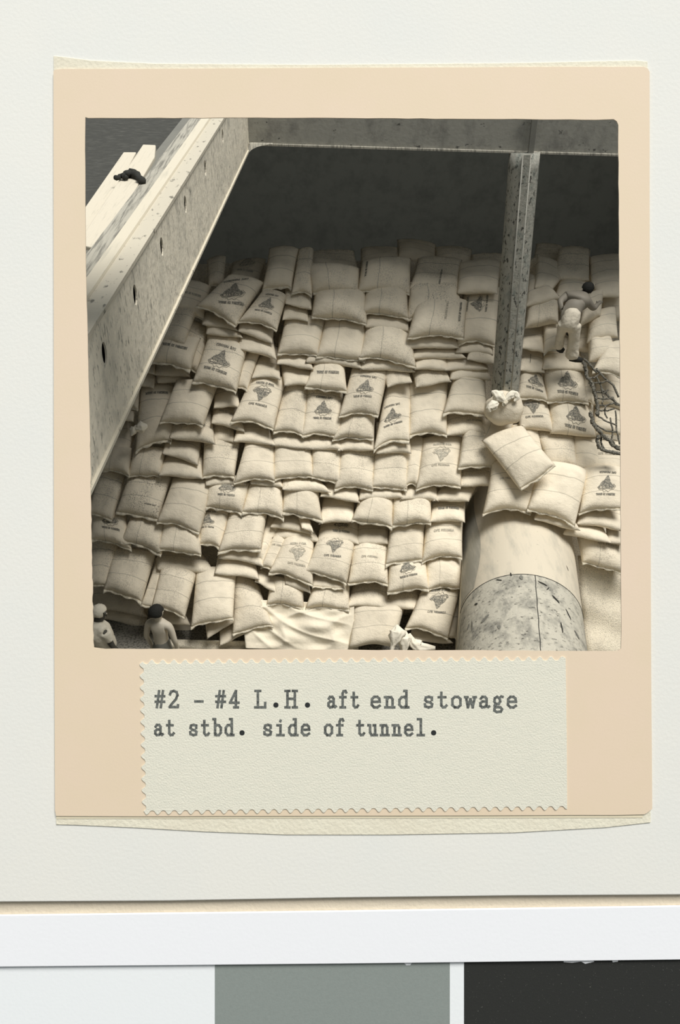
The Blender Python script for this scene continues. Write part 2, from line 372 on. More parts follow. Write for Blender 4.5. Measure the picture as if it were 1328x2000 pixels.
# worn dents and scuffs as thin raised scale patches
def scuff(px, py, L, wd, ang, m):
    # find the point on the tunnel top by marching
    r = P(px, py, 1).normalized(); t = 9.0
    while t < 22:
        q = r*t; d = q-ring0; lat = d.dot(TS); h = d.z
        if lat*lat+(h+R)**2 < (R+.006)**2: break
        t += .01
    else: return
    nn = (TS*lat+UPZ*(h+R)).normalized(); tx = (TD*math.cos(ang)+nn.cross(TD)*math.sin(ang)).normalized(); ty = nn.cross(tx)
    rnd = random.Random(int(px*7+py)); n = 12
    v = [q+nn*.004]+[q+nn*.004+tx*L*math.cos(6.283*i/n)*rnd.uniform(.7, 1)+ty*wd*math.sin(6.283*i/n)*rnd.uniform(.6, 1) for i in range(n)]
    mobj('scuff_mark', v, [[0, 1+i, 1+(i+1) % n] for i in range(n)], m, tun)
for s in ((948, 1208, .10, .035, -.9), (915, 1224, .06, .03, -.4), (922, 1222, .14, .008, 0), (1085, 1170, .09, .02, .8), (1110, 1200, .11, .015, .5), (1097, 1225, .12, .012, .1), (1127, 1240, .08, .03, .9),
          (1018, 1128, .06, .03, .2), (998, 1122, .05, .012, .1), (1060, 1140, .08, .02, 1.2), (1108, 1110, .07, .008, .4), (975, 1133, .06, .012, 1.0), (1070, 1150, .05, .01, -.5), (975, 1225, .05, .03, .2), (930, 1180, .05, .02, 1)):
    scuff(*s, BLACK if s[3] < .03 else GREYS)

# ---------------------------------------------------------------- lettering
G = {
 'A': [[(0,0),(.3,1),(.6,0)],[(.12,.38),(.48,.38)]], 'B': [[(0,0),(0,1),(.42,1),(.55,.88),(.55,.64),(.42,.52),(0,.52)],[(.42,.52),(.6,.38),(.6,.14),(.45,0),(0,0)]],
 'C': [[(.6,.85),(.45,1),(.15,1),(0,.8),(0,.2),(.15,0),(.45,0),(.6,.15)]], 'D': [[(0,0),(0,1),(.38,1),(.6,.78),(.6,.22),(.38,0),(0,0)]],
 'E': [[(.6,1),(0,1),(0,0),(.6,0)],[(0,.52),(.45,.52)]], 'F': [[(.6,1),(0,1),(0,0)],[(0,.52),(.45,.52)]],
 'G': [[(.6,.85),(.45,1),(.15,1),(0,.8),(0,.2),(.15,0),(.45,0),(.6,.2),(.6,.45),(.35,.45)]], 'I': [[(.3,0),(.3,1)]],
 'L': [[(0,1),(0,0),(.6,0)]], 'N': [[(0,0),(0,1),(.6,0),(.6,1)]], 'O': [[(.15,0),(0,.2),(0,.8),(.15,1),(.45,1),(.6,.8),(.6,.2),(.45,0),(.15,0)]],
 'P': [[(0,0),(0,1),(.45,1),(.6,.85),(.6,.6),(.45,.48),(0,.48)]], 'R': [[(0,0),(0,1),(.45,1),(.6,.85),(.6,.62),(.45,.5),(0,.5)],[(.3,.5),(.6,0)]],
 'S': [[(.6,.86),(.45,1),(.15,1),(0,.85),(0,.66),(.15,.55),(.45,.48),(.6,.36),(.6,.14),(.45,0),(.15,0),(0,.14)]],
 'T': [[(0,1),(.6,1)],[(.3,1),(.3,0)]], 'U': [[(0,1),(0,.2),(.15,0),(.45,0),(.6,.2),(.6,1)]], ' ': []}
def text_strokes(s, w, h):     # centred text, total width w, height h -> polylines
    n = len(s); adv = w/n; out_ = []
    for i, c in enumerate(s):
        x0 = -w/2+adv*i+adv*.12
        for pl in G[c]: out_.append([(x0+x/.6*adv*.72, (y-.5)*h) for x, y in pl])
    return out_
def ribbons(pls, t):           # polylines -> small quads (2D)
    q = []
    for pl in pls:
        for (x0, y0), (x1, y1) in zip(pl, pl[1:]):
            dx, dy = x1-x0, y1-y0; l = math.hypot(dx, dy) or 1e-6; nx, ny = -dy/l*t/2, dx/l*t/2; ex, ey = dx/l*t*.4, dy/l*t*.4
            q.append([(x0+nx-ex, y0+ny-ey), (x0-nx-ex, y0-ny-ey), (x1-nx+ex, y1-ny+ey), (x1+nx+ex, y1+ny+ey)])
    return q
MAPP = [(-.02,-.30),(.05,-.24),(.10,-.13),(.20,-.07),(.24,.03),(.30,.10),(.22,.15),(.10,.17),(-.10,.15),(-.24,.13),(-.30,.06),(-.20,.00),(-.12,-.06),(-.09,-.16),(-.05,-.24)]
MAPO = [(.30,.10),(.24,.18),(.12,.20),(.08,.27),(.0,.22),(-.08,.26),(-.14,.19),(-.26,.16),(-.32,.06),(-.24,-.01)]
def inside(x, y, poly):
    r = False; j = len(poly)-1
    for i in range(len(poly)):
        xi, yi = poly[i]; xj, yj = poly[j]
        if (yi > y) != (yj > y) and x < (xj-xi)*(y-yi)/(yj-yi)+xi: r = not r
        j = i
    return r
def emblem_quads(kind):
    """2D quads of the print in units of sack width; y up when the sack stands the right way"""
    q = []
    if kind in 'ETe': q += ribbons(text_strokes('INDUSTRIA DO BRASIL', .66, .055), .020)
    if kind == 'M':
        c = .022; x = -.33
        while x < .33:
            y = -.31
            while y < .2:
                if inside(x+c/2, y+c/2, MAPP) and not (-.215 < x < .215 and .045 < y < .125): q.append([(x, y), (x+c, y), (x+c, y+c), (x, y+c)])
                y += c
            x += c
        q += ribbons([MAPO], .012)
    if kind == 'e':
        q = [[(x, y+.34) for x, y in k] for k in q]
        q += [[(a, b+.085) for a, b in k] for k in ribbons(text_strokes('BRASIL', .42, .10), .026)]
        q += [[(a, b-.40) for a, b in k] for k in ribbons(text_strokes('CAFE PARANAGUA', .60, .06), .017)]
    if kind == 'C': q += ribbons(text_strokes('CAFE PARANAGUA', .62, .06), .018)
    return q

# ---------------------------------------------------------------- sacks
ORD = ['first','second','third','fourth','fifth','sixth','seventh','eighth','ninth','tenth','eleventh','twelfth','thirteenth','fourteenth','fifteenth']
def Dz(y): return 14.2 + max(0, 575-y)*.014
def make_sack(q, opt, label, group):
    seed = int(sum(q)*3.7) & 0xffff; rnd = random.Random(seed)
    (x0, y0, x1, y1, x2, y2, x3, y3) = q
    hL = math.hypot(x3-x0, y3-y0); hR = math.hypot(x2-x1, y2-y1); wT = math.hypot(x1-x0, y1-y0); wB = math.hypot(x2-x3, y2-y3)
    h = (hL+hR)/2; wd = (wT+wB)/2
    strip = h < 40
    ext = opt.get('ext', (max(14, 62-h) if strip else 12))
    if (y0+y1)/2 < 512: ext = 2
    s = opt.get('s', 1.15 if strip else .42)
    dz = opt.get('dz', 0)
    # keep running the side edges upwards under the sack above
    def up(ax, ay, bx, by, hh): k = ext/max(hh, 8); return ax+(ax-bx)*k*.6, ay+(ay-by)*k if hh > 8 else ay-ext
    X0, Y0 = up(x0, y0, x3, y3, hL); X1, Y1 = up(x1, y1, x2, y2, hR)
    D = (Dz(y2)+Dz(y3))/2 - dz
    dep = s*(h+ext)/FPX*14
    zb = D-.13; zt = zb+dep
    g = opt.get('g', 1.045)
    cx = (X0+X1+x2+x3)/4
    A, B, C, E = P(cx+(X0-cx)*g, Y0, zt), P(cx+(X1-cx)*g, Y1, zt), P(cx+(x2-cx)*g, y2+1, zb), P(cx+(x3-cx)*g, y3+1, zb)
    W = ((B-A).length+(C-E).length)/2; HH = ((E-A).length+(C-B).length)/2
    Nn = ((C-A).cross(E-B)).normalized()
    if Nn.dot(FWD) > 0: Nn = -Nn
    upv = ((A+B)-(E+C)).normalized(); rt = ((B+C)-(A+E)).normalized()
    t = opt.get('t', (.105 if strip else .155))*min(1, .35+W*.9)
    arch = opt.get('arch', rnd.uniform(.035, .085)*(1 if not strip else .6)); pin = rnd.uniform(.0, .035)
    ph = [rnd.uniform(0, 6.28) for _ in range(8)]; k1 = rnd.uniform(5, 9)
    def S(u, v, side=1, off=0.0):
        p = A.lerp(B, u).lerp(E.lerp(C, u), v)
        au = 4*u*(1-u)
        p = p+upv*(HH*arch*au*v**3) + upv*(HH*.05*au*(1-v)**3) + rt*(W*pin*(4*v*(1-v))*(0.5-u)*1.2)
        p = p+upv*(.012*math.sin(u*k1+ph[5])*v**4)
        a = max(0, 1-abs(2*u-1)**3.2); b = max(0, 1-abs(2*v-1)**3.2)
        T = t*(a**.48)*(b**.48)
        m = (a*b)**.5
        T += m*(.018*math.sin(u*4.5+ph[0]+v*2)+.014*math.sin(v*6+ph[1]-u*2.5))*(t/.13)
        T += m*.010*math.exp(-(1-v)/.16)*math.sin(u*W*46+ph[2]) + m*.006*math.exp(-v/.2)*math.sin(u*W*38+ph[3])
        T += m*.007*math.exp(-min(u, 1-u)/.12)*math.sin(v*HH*34+ph[4])
        return p+Nn*(T*side*(1 if side > 0 else .75)+off)
    n = 18; nv = 18; V = []; U = []; F = []
    for side in (1, -1):
        for j in range(nv+1):
            for i in range(n+1):
                u = .5-.5*math.cos(math.pi*i/n); v = .5-.5*math.cos(math.pi*j/nv)
                u = .5*u+.5*i/n; v = .5*v+.5*j/nv
                V.append(S(u, v, side)); U.append((u, v))
    o2 = (n+1)*(nv+1)
    for j in range(nv):
        for i in range(n):
            a = j*(n+1)+i; F.append([a, a+n+1, a+n+2, a+1]); F.append([o2+a, o2+a+1, o2+a+n+2, o2+a+n+1])
    root = empty('coffee_sack', S(.5, 1, -1), label, 'sack', group)
    axis = 1 if wd > h*1.25 and not strip else 0
    body = mobj('sack_body', V, F, SM[(axis, opt.get('b', 1 if rnd.random() < .25 else 0))], root, True, U)
    bm = bmesh.new(); bm.from_mesh(body.data); bmesh.ops.remove_doubles(bm, verts=bm.verts, dist=.0006); bmesh.ops.recalc_face_normals(bm, faces=bm.faces); bm.to_mesh(body.data); bm.free()
    v0 = ext/(ext+h)
    if opt.get('hem', not strip):
        hv = []; hf = []; k = 30; hw = opt.get('hw', .030)
        dn = -upv
        for i in range(k+1):
            u = .01+.98*i/k; p = S(u, 1, 1)
            wv = Nn*(.010*math.sin(u*W*40+ph[6])+.006*math.sin(u*W*83+ph[7])+.004)
            ln = hw*(.75+.25*math.sin(u*W*29+ph[7])+.5*abs(2*u-1)**6)
            hv += [p+Nn*.008-dn*.014, p+dn*ln+wv+Nn*.006, p+dn*ln+wv-Nn*.004, p-Nn*.008-dn*.014]
        for i in range(k):
            for j in range(4): hf.append([i*4+j, i*4+(j+1) % 4, (i+1)*4+(j+1) % 4, (i+1)*4+j])
        hf += [[0, 1, 2, 3][::-1], [k*4, k*4+1, k*4+2, k*4+3]]
        ho = mobj('stitched_hem', hv, hf, HEM, root); recalc(ho)
    if 'e' in opt:
        jobs = []
        for j_ in opt['e']:
            jobs += [('M',)+tuple(j_[1:]), ('e',)+tuple(j_[1:])] if j_[0] == 'E' else [j_]
        for kind, rot, eu, ev, sc_, ink in jobs:
            if kind in 'Me': sc_ *= .86
            a = math.radians(rot); ca, sa = math.cos(a), math.sin(a); vv = []; ff = []
            hvis = h
            for qd in emblem_quads(kind):
                pts = []
                for x, y in qd:
                    X = x*ca-y*sa; Y = x*sa+y*ca
                    uu = eu+X*sc_; v_ = ev-Y*sc_*wd/hvis
                    pts.append((uu, v0+(1-v0)*v_))
                if min(p[1] for p in pts) < v0*.6 or max(p[1] for p in pts) > .985 or min(p[0] for p in pts) < .02 or max(p[0] for p in pts) > .98: continue
                b0 = len(vv); vv += [S(a_, b_, 1, .0055) for a_, b_ in pts]; ff.append([b0, b0+1, b0+2, b0+3])
            if vv:
                po = mobj('printed_map' if kind == 'M' else 'printed_lettering', vv, ff, INKP if ink else INK, root)
    return root
E180 = [('E', 180, .5, .40, .95, 0)]; E180p = [('E', 180, .5, .42, .9, 1)]
def EM(k='E', rot=180, u=.5, v=.42, s=.95, ink=0): return [(k, rot, u, v, s, ink)]
def T(v=.5, rot=180, ink=0, u=.5, s=.95, k='T'): return [(k, rot, u, v, s, ink)]
ROWS = [
 ('dim top tier under the deck', [
  ([352,560,408,570,397,622,335,605], dict(e=T(.35, 180, 1), dz=-.1)),
  ([405,520,440,512,436,560,408,562], dict(t=.16, dz=-.1)),
  ([455,515,518,508,503,556,448,543], dict(e=EM(v=.25, ink=1), dz=-.12)),
  ([527,487,583,488,569,563,513,567], dict(hw=.045, dz=.06)),
  ([584,489,612,488,609,576,570,572], dict(b=1)),
  ([604,497,690,492,702,537,600,523], dict()),
  ([706,488,775,486,778,510,705,521], dict(dz=-.05)),
  ([777,470,850,480,850,515,778,505], dict(dz=-.15)),
  ([852,485,920,490,925,520,852,516], dict(dz=-.2)),
  ([922,500,985,500,980,540,915,538], dict(dz=-.15)),
  ([1048,478,1100,485,1098,520,1040,515], dict(dz=-.25)),
  ([1100,485,1152,490,1150,521,1096,520], dict(dz=-.2)),
  ([1153,508,1216,505,1216,543,1150,541], dict(dz=-.1)),
 ]),
 ('second tier below the deck shadow', [
  ([441,545,511,563,461,638,385,597], dict(e=EM(rot=205, u=.52, v=.42, s=1.05), dz=.12, hw=.035)),
  ([510,575,558,590,541,645,467,627], dict(e=EM(v=.40, s=.9, ink=0), dz=.10)),
  ([600,526,700,536,698,571,612,573], dict(b=1)),
  ([707,522,800,516,799,574,700,568], dict(b=1, e=T(.3, 270, 0, .12, .5))),
  ([812,530,898,534,893,569,800,563], dict(b=1, e=T(.5, 270, 0, .6, .5))),
  ([897,541,975,538,970,574,894,573], dict()),
  ([1048,525,1100,545,1078,566,1045,562], dict()),
  ([1088,522,1150,523,1150,548,1083,547], dict()),
  ([1155,547,1216,543,1216,561,1156,563], dict()),
 ]),
 ('third tier of the upper face', [
  ([400,607,440,618,464,646,395,634], dict()),
  ([556,577,608,579,608,606,558,594], dict()),
  ([617,573,712,580,715,632,610,619], dict(b=1, dz=.05)),
  ([714,576,795,577,797,621,706,612], dict(b=1)),
  ([800,563,893,567,905,610,795,625], dict(b=2, dz=-.03)),
  ([905,577,975,573,966,676,893,673], dict(e=EM(rot=270, u=.42, v=.28, s=.8))),
  ([1030,566,1065,560,1094,583,1028,600], dict(hem=False, t=.16)),
  ([1092,550,1154,550,1150,588,1084,584], dict(dz=-.2, hem=False)),
  ([1160,563,1216,562,1216,580,1165,583], dict()),
 ]),
 ('fourth tier of the upper face', [
  ([330,606,382,617,360,673,300,669], dict(dz=.10)),
  ([404,640,462,645,473,660,403,653], dict()),
  ([468,634,535,648,531,671,466,647], dict(dz=.03)),
  ([556,600,600,606,602,628,552,625], dict()),
  ([714,624,797,628,797,648,714,640], dict()),
  ([812,599,910,598,905,660,797,660], dict(e=T(.30, 270, 0, .88, .55)+[('C', 270, .62, .3, .5, 1)], dz=.14, b=1)),
  ([1030,606,1090,588,1090,632,1026,643], dict(hem=False, t=.17)),
  ([1138,596,1178,575,1172,617,1132,641], dict(hem=False, t=.18, dz=.1)),
  ([1176,582,1218,582,1218,628,1172,626], dict(hem=False, dz=-.25)),
  ([1152,626,1202,612,1206,660,1146,671], dict(hem=False, t=.16, dz=.1)),
 ]),
 ('fifth tier of the face', [
  ([355,632,406,655,388,737,345,705], dict(b=1, dz=-.03)),
  ([405,662,470,664,470,683,406,673], dict(dz=-.05)),
  ([468,664,532,670,539,702,466,681], dict(dz=.03)),
  ([557,628,634,636,620,696,543,691], dict(b=0)),
  ([634,634,714,643,712,706,618,697], dict(b=0)),
  ([716,640,800,648,811,718,702,698], dict(b=1, dz=.05)),
  ([795,658,890,659,895,679,785,681], dict(dz=.05)),
  ([894,678,962,678,962,693,890,688], dict()),
  ([1022,648,1064,647,1062,690,1018,681], dict()),
  ([1062,645,1092,640,1096,680,1062,691], dict()),
  ([1120,640,1150,640,1152,690,1120,690], dict(hem=False, dz=-.1)),
 ]),
 ('sixth tier of the face', [
  ([310,668,388,672,372,722,297,705], dict(e=T(.35), dz=.13, hw=.05)),
  ([404,672,480,690,461,767,377,747], dict(e=EM(rot=173, u=.48, v=.42, s=.98), dz=.17, hw=.04)),
  ([478,698,505,700,483,762,457,755], dict(dz=-.02)),
  ([543,694,604,700,611,723,541,711], dict()),
  ([600,699,702,706,705,719,598,707], dict()),
  ([702,704,790,714,808,725,705,721], dict(dz=.0)),
  ([812,678,880,680,909,699,799,701], dict()),
  ([915,693,966,693,966,713,912,703], dict(dz=.05)),
  ([1018,690,1060,695,1063,729,1014,725], dict(e=T(.45, 90, 0, .4, .5))),
  ([1062,690,1132,695,1142,724,1060,722], dict()),
  ([1150,668,1192,664,1207,708,1150,706], dict(hem=False, t=.2, dz=.2)),
  ([1176,688,1216,676,1222,738,1158,724], dict(hem=True, t=.18, dz=.3)),
 ]),
 ('seventh tier of the face', [
  ([282,700,303,712,302,731,272,731], dict(dz=-.05)),
  ([305,713,371,722,370,736,301,733], dict(dz=-.12)),
  ([505,706,546,709,547,741,492,738], dict(hw=.045)),
  ([547,712,611,718,613,755,556,753], dict(e=T(.22, 180, 1, .45, .8, 'C'))),
  ([612,716,673,722,677,766,596,757], dict(e=T(.38), hw=.04)),
  ([742,720,795,722,804,746,757,756], dict(b=1)),
  ([810,702,872,702,874,723,808,721], dict()),
  ([872,700,925,706,952,721,868,723], dict()),
  ([1014,722,1056,728,1070,786,1010,779], dict(e=EM(rot=168, u=.6, v=.45, s=1.1))),
  ([1060,720,1137,725,1148,786,1068,783], dict(e=EM(rot=176, u=.5, v=.50, s=.9), arch=.0)),
 ]),
 ('eighth tier of the face', [
  ([255,722,305,735,300,758,252,755], dict(dz=-.15)),
  ([308,735,372,735,370,752,308,747], dict(dz=-.2)),
  ([343,753,421,763,396,832,313,826], dict(dz=.16)),
  ([420,765,464,770,468,796,418,798], dict(hw=.04)),
  ([490,743,557,750,534,839,452,823], dict(e=EM(rot=0, u=.5, v=.38, s=.88)+[], dz=.08)),
  ([688,722,757,735,739,811,663,813], dict(e=EM(rot=178, v=.46, s=.85, ink=0), b=1, dz=.08)),
  ([805,728,866,720,880,745,813,758], dict(b=1, hem=False)),
  ([880,726,952,722,957,743,880,741], dict()),
  ([1135,725,1162,735,1158,792,1140,787], dict(dz=-.02)),
 ]),
 ('ninth tier of the face', [
  ([250,762,272,757,270,800,243,800], dict(dz=-.1)),
  ([275,765,345,768,334,863,266,881], dict(e=T(.10), hw=.05, dz=.02)),
  ([418,795,468,800,477,844,413,826], dict(e=T(.45, 180, 1), dz=-.02, hw=.04)),
  ([556,754,602,758,594,851,535,842], dict(b=1)),
  ([600,757,670,765,664,854,590,851], dict(e=EM(v=.50, s=.85, ink=0), b=1)),
  ([755,757,803,762,799,862,731,879], dict(e=EM(rot=190, u=.42, v=.55, s=1.0, ink=0), hw=.05, dz=.05)),
  ([800,758,873,757,872,849,799,850], dict(hw=.04)),
  ([888,735,946,738,951,815,866,809], dict(hw=.045, dz=.08)),
  ([1010,778,1066,785,1080,846,1016,842], dict(e=EM(rot=3, u=.42, v=.32, s=1.0), hem=False)),
  ([1070,785,1152,790,1162,852,1076,847], dict(e=EM(rot=174, u=.55, v=.52, s=.85), hem=False, arch=0)),
  ([1160,742,1216,748,1216,800,1158,790], dict(hem=False, dz=-.05)),
 ]),
 ('tenth tier of the face', [
  ([240,800,264,802,260,824,230,820], dict(hem=False)),
  ([213,850,262,862,248,888,203,877], dict(dz=-.05, hem=True, hw=.045)),
  ([335,827,414,830,419,867,332,856], dict(e=T(.28, 178), hw=.05, dz=.08)),
  ([416,828,455,836,458,863,416,863], dict(dz=-.1)),
  ([465,838,526,845,536,869,456,863], dict()),
  ([667,815,732,812,729,858,650,859], dict(dz=-.0)),
  ([872,810,946,815,947,846,870,851], dict(b=1, e=T(.55, 180, 1, .7, .6))),
  ([935,828,1000,835,988,882,905,880], dict(hem=False, arch=0)),
  ([1000,842,1050,845,1060,890,1000,888], dict(hem=False, arch=0)),
  ([1160,800,1216,800,1216,850,1160,850], dict(hem=False, dz=-.05)),
 ]),
 ('eleventh tier of the face', [
  ([205,882,256,887,253,929,190,917], dict(hem=True, dz=.02)),
  ([262,888,322,888,313,931,250,932], dict()),
  ([325,865,395,868,386,908,318,885], dict(dz=.02)),
  ([530,850,598,856,612,878,530,871], dict(b=1)),
  ([598,856,662,861,668,880,598,879], dict(b=1)),
  ([662,862,730,862,730,881,660,881], dict()),
  ([735,866,800,862,802,885,735,886], dict()),
  ([905,848,957,850,976,911,895,916], dict(dz=.10)),
  ([1045,850,1120,852,1126,916,1068,908], dict(hem=False, arch=0)),
  ([1118,850,1172,868,1172,926,1120,918], dict(hem=False, arch=0)),
 ]),
 ('twelfth tier of the face', [
  ([325,890,397,898,394,936,311,929], dict(dz=.06)),
  ([400,864,467,868,457,930,396,933], dict(b=1, hw=.04)),
  ([480,868,536,868,536,938,458,943], dict(dz=.05)),
  ([536,868,608,878,611,933,534,938], dict()),
  ([608,878,666,880,664,946,609,933], dict(b=1)),
  ([665,880,732,885,728,956,654,956], dict(b=1)),
  ([733,880,798,872,794,958,726,953], dict()),
  ([795,865,829,870,819,956,789,951], dict()),
  ([826,868,901,866,899,951,813,958], dict(e=EM(rot=0, v=.34, s=.8, ink=1), dz=.05)),
  ([900,912,957,913,959,949,893,952], dict(dz=.04)),
  ([1150,872,1216,875,1216,928,1150,926], dict(hem=False, e=T(.35, 0, 1, .5, .9, 'C'))),
 ]),
 ('thirteenth tier of the face', [
  ([195,918,245,932,219,1016,174,1004], dict(b=1, dz=.04)),
  ([250,938,332,940,309,1017,228,1001], dict(b=2, e=T(.72, 180, 0, .75, .4, 'C'), dz=.06, hw=.05)),
  ([337,943,417,955,389,1042,308,1019], dict(dz=.12)),
  ([398,935,452,930,478,945,402,948], dict()),
  ([490,937,548,940,552,953,490,946], dict()),
  ([550,938,612,935,644,961,552,956], dict(dz=.03)),
  ([632,957,695,955,702,983,626,970], dict()),
  ([704,960,783,960,786,973,702,977], dict()),
  ([785,958,852,960,855,979,783,976], dict()),
  ([862,957,930,955,914,980,846,979], dict()),
 ]),
 ('fourteenth tier of the face', [
  ([405,950,486,955,473,1004,403,991], dict(e=EM(rot=180, u=.52, v=.12, s=.78), hw=.045)),
  ([487,950,551,955,554,1013,474,999], dict(hw=.045)),
  ([553,958,621,960,629,1019,552,1001], dict(hw=.05)),
  ([632,978,691,985,690,1019,624,1023], dict()),
  ([704,975,767,980,766,1029,688,1016], dict(hw=.045)),
  ([768,978,841,985,841,1021,767,1027], dict(hw=.035)),
  ([842,982,909,985,907,1019,841,1019], dict(e=T(.50), hw=.04)),
 ]),
 ('fifteenth tier of the face', [
  ([180,1012,247,1018,256,1072,178,1051], dict(e=EM(rot=180, u=.55, v=.10, s=.85), dz=.02, hw=.04)),
  ([252,1023,322,1028,315,1082,238,1053], dict(hw=.05, dz=.05)),
  ([322,1025,391,1036,392,1084,308,1074], dict(dz=.08)),
  ([400,985,452,1000,430,1073,388,1062], dict(e=EM(rot=184, u=.25, v=.42, s=1.0), hw=.04, dz=.02)),
  ([450,1003,521,1005,509,1073,427,1079], dict(hw=.045, dz=.08)),
  ([522,1015,548,1030,512,1106,498,1092], dict(dz=-.03)),
  ([540,1010,592,1014,610,1043,528,1029], dict(dz=-.08)),
  ([578,1006,600,1008,612,1042,590,1032], dict(dz=.02)),
  ([545,1032,612,1042,624,1059,533,1051], dict(dz=-.12)),
  ([628,1020,700,1024,700,1063,621,1057], dict(e=EM(rot=180, u=.55, v=.22, s=.75), dz=-.12)),
  ([700,1024,760,1034,757,1063,696,1063], dict(dz=-.12)),
  ([763,1034,828,1032,824,1094,754,1104], dict(hw=.045)),
  ([832,1022,903,1020,902,1088,824,1099], dict(e=T(.30, 0, 1, .5, .85, 'C'))),
 ]),
 ('sixteenth tier, lower face', [
  ([182,1056,234,1066,210,1147,172,1150], dict(b=1)),
  ([300,1082,392,1084,420,1121,308,1112], dict(b=1, dz=-.1)),
  ([430,1080,509,1080,513,1106,428,1090], dict(hw=.04, dz=.03)),
  ([425,1097,500,1108,505,1131,420,1121], dict(dz=.02)),
  ([530,1054,560,1055,541,1116,510,1109], dict(e=T(.25, 0, 1, .6, 1.2, 'C'))),
  ([553,1060,612,1060,610,1145,526,1118], dict(e=EM(rot=6, u=.55, v=.38, s=.85, ink=1), dz=.06)),
  ([620,1060,692,1063,676,1142,595,1118], dict(e=EM(rot=6, u=.5, v=.15, s=.8, ink=0), dz=.06, b=1)),
  ([690,1063,757,1065,757,1141,680,1140], dict(e=T(.40, 0, 1, .5, .7, 'C'))),
  ([760,1103,832,1103,837,1151,757,1158], dict(e=EM(rot=187, u=.48, v=.22, s=.78), hw=.04, dz=.04)),
  ([832,1102,900,1102,899,1148,834,1151], dict(b=0)),
 ]),
 ('seventeenth tier, lower face', [
  ([222,1083,301,1090,276,1177,204,1152], dict(b=1, hw=.045, dz=.06)),
  ([302,1108,320,1112,300,1192,276,1182], dict(dz=.02)),
  ([316,1110,382,1127,360,1208,298,1184], dict(b=1, dz=.10)),
  ([505,1113,537,1117,539,1160,498,1136], dict()),
  ([555,1128,602,1140,606,1160,558,1141], dict()),
  ([610,1135,667,1140,672,1150,610,1146], dict(hem=True, hw=.035)),
  ([530,1137,592,1148,592,1187,522,1179], dict(b=1, dz=-.05)),
  ([610,1148,682,1150,682,1190,598,1187], dict(b=1, dz=-.05)),
  ([690,1146,757,1148,757,1187,679,1184], dict(b=1, dz=-.05)),
  ([757,1155,823,1155,815,1190,757,1190], dict(dz=-.06, hem=False)),
  ([826,1150,900,1150,874,1249,793,1226], dict(e=EM(rot=8, u=.52, v=.33, s=.85, ink=0), dz=.12)),
  ([898,1152,908,1160,893,1255,876,1245], dict(dz=-.02, hem=False)),
 ]),
 ('bottom tier of the pile', [
  ([182,1150,278,1178,286,1204,180,1187], dict(dz=-.75, b=1)),
  ([180,1180,290,1203,286,1228,180,1204], dict(dz=-.80, b=1)),
  ([190,1206,285,1226,283,1247,190,1226], dict(dz=-.85, b=1)),
  ([318,1190,358,1200,372,1222,314,1216], dict(dz=-.20)),
  ([384,1124,460,1122,454,1208,374,1226], dict(dz=.14)),
  ([316,1214,384,1220,386,1241,316,1234], dict(dz=-.70)),
  ([316,1236,400,1238,425,1260,318,1254], dict(dz=-.72)),
  ([400,1212,456,1203,467,1211,405,1247], dict(dz=.0)),
  ([458,1124,508,1155,532,1222,455,1240], dict(b=1, dz=.02)),
  ([430,1222,468,1215,500,1228,430,1262], dict(dz=-.06)),
  ([690,1185,790,1184,770,1262,683,1264], dict(dz=.06, hem=False)),
  ([806,1228,850,1235,884,1256,800,1252], dict(dz=-.03)),
 ]),
 ('heap over the tunnel', [
  ([962,912,1047,925,1036,1001,944,1004], dict(dz=.42, e=T(.32, 0, 1, .35, .5, 'C'))),
  ([948,870,1025,840,1082,908,1016,957], dict(dz=.62, arch=0, t=.13)),
  ([1055,912,1144,930,1121,1028,1031,995], dict(dz=.48)),
  ([1050,1002,1110,1015,1132,1037,1043,1014], dict(dz=.42)),
  ([1140,926,1216,925,1216,995,1131,1005], dict(e=EM(rot=178, u=.55, v=.40, s=.8), dz=.35)),
  ([1133,1004,1216,1008,1216,1037,1127,1023], dict(dz=.28, hw=.04)),
  ([1105,1038,1180,1044,1193,1062,1100,1043], dict(dz=.30)),
  ([1184,1038,1218,1042,1218,1067,1186,1060], dict(dz=.24)),
  ([1128,1052,1218,1060,1216,1122,1138,1099], dict(dz=.12, e=T(.25, 0, 1, .6, .8, 'C'))),
 ]),
]
for row, lst in ROWS:
    for i, (q, opt) in enumerate(lst):
        h = (math.hypot(q[6]-q[0], q[7]-q[1])+math.hypot(q[4]-q[2], q[5]-q[3]))/2
        wd = (math.hypot(q[2]-q[0], q[3]-q[1])+math.hypot(q[4]-q[6], q[5]-q[7]))/2
        size = 'thin edge-on' if h < 34 else ('wide' if wd > h*1.3 else ('narrow' if wd < 38 else 'plump'))
        kinds = [k[0] for k in opt.get('e', [])]
        pr = 'with printed map emblem' if 'E' in kinds else ('with printed lettering' if kinds else ('dusted with beans' if opt.get('b') else 'without print'))
        make_sack(q, opt, '%s burlap sack %s, %s from left, %s' % (size, pr, ORD[i], row), 'burlap coffee sacks stowed in the hold')

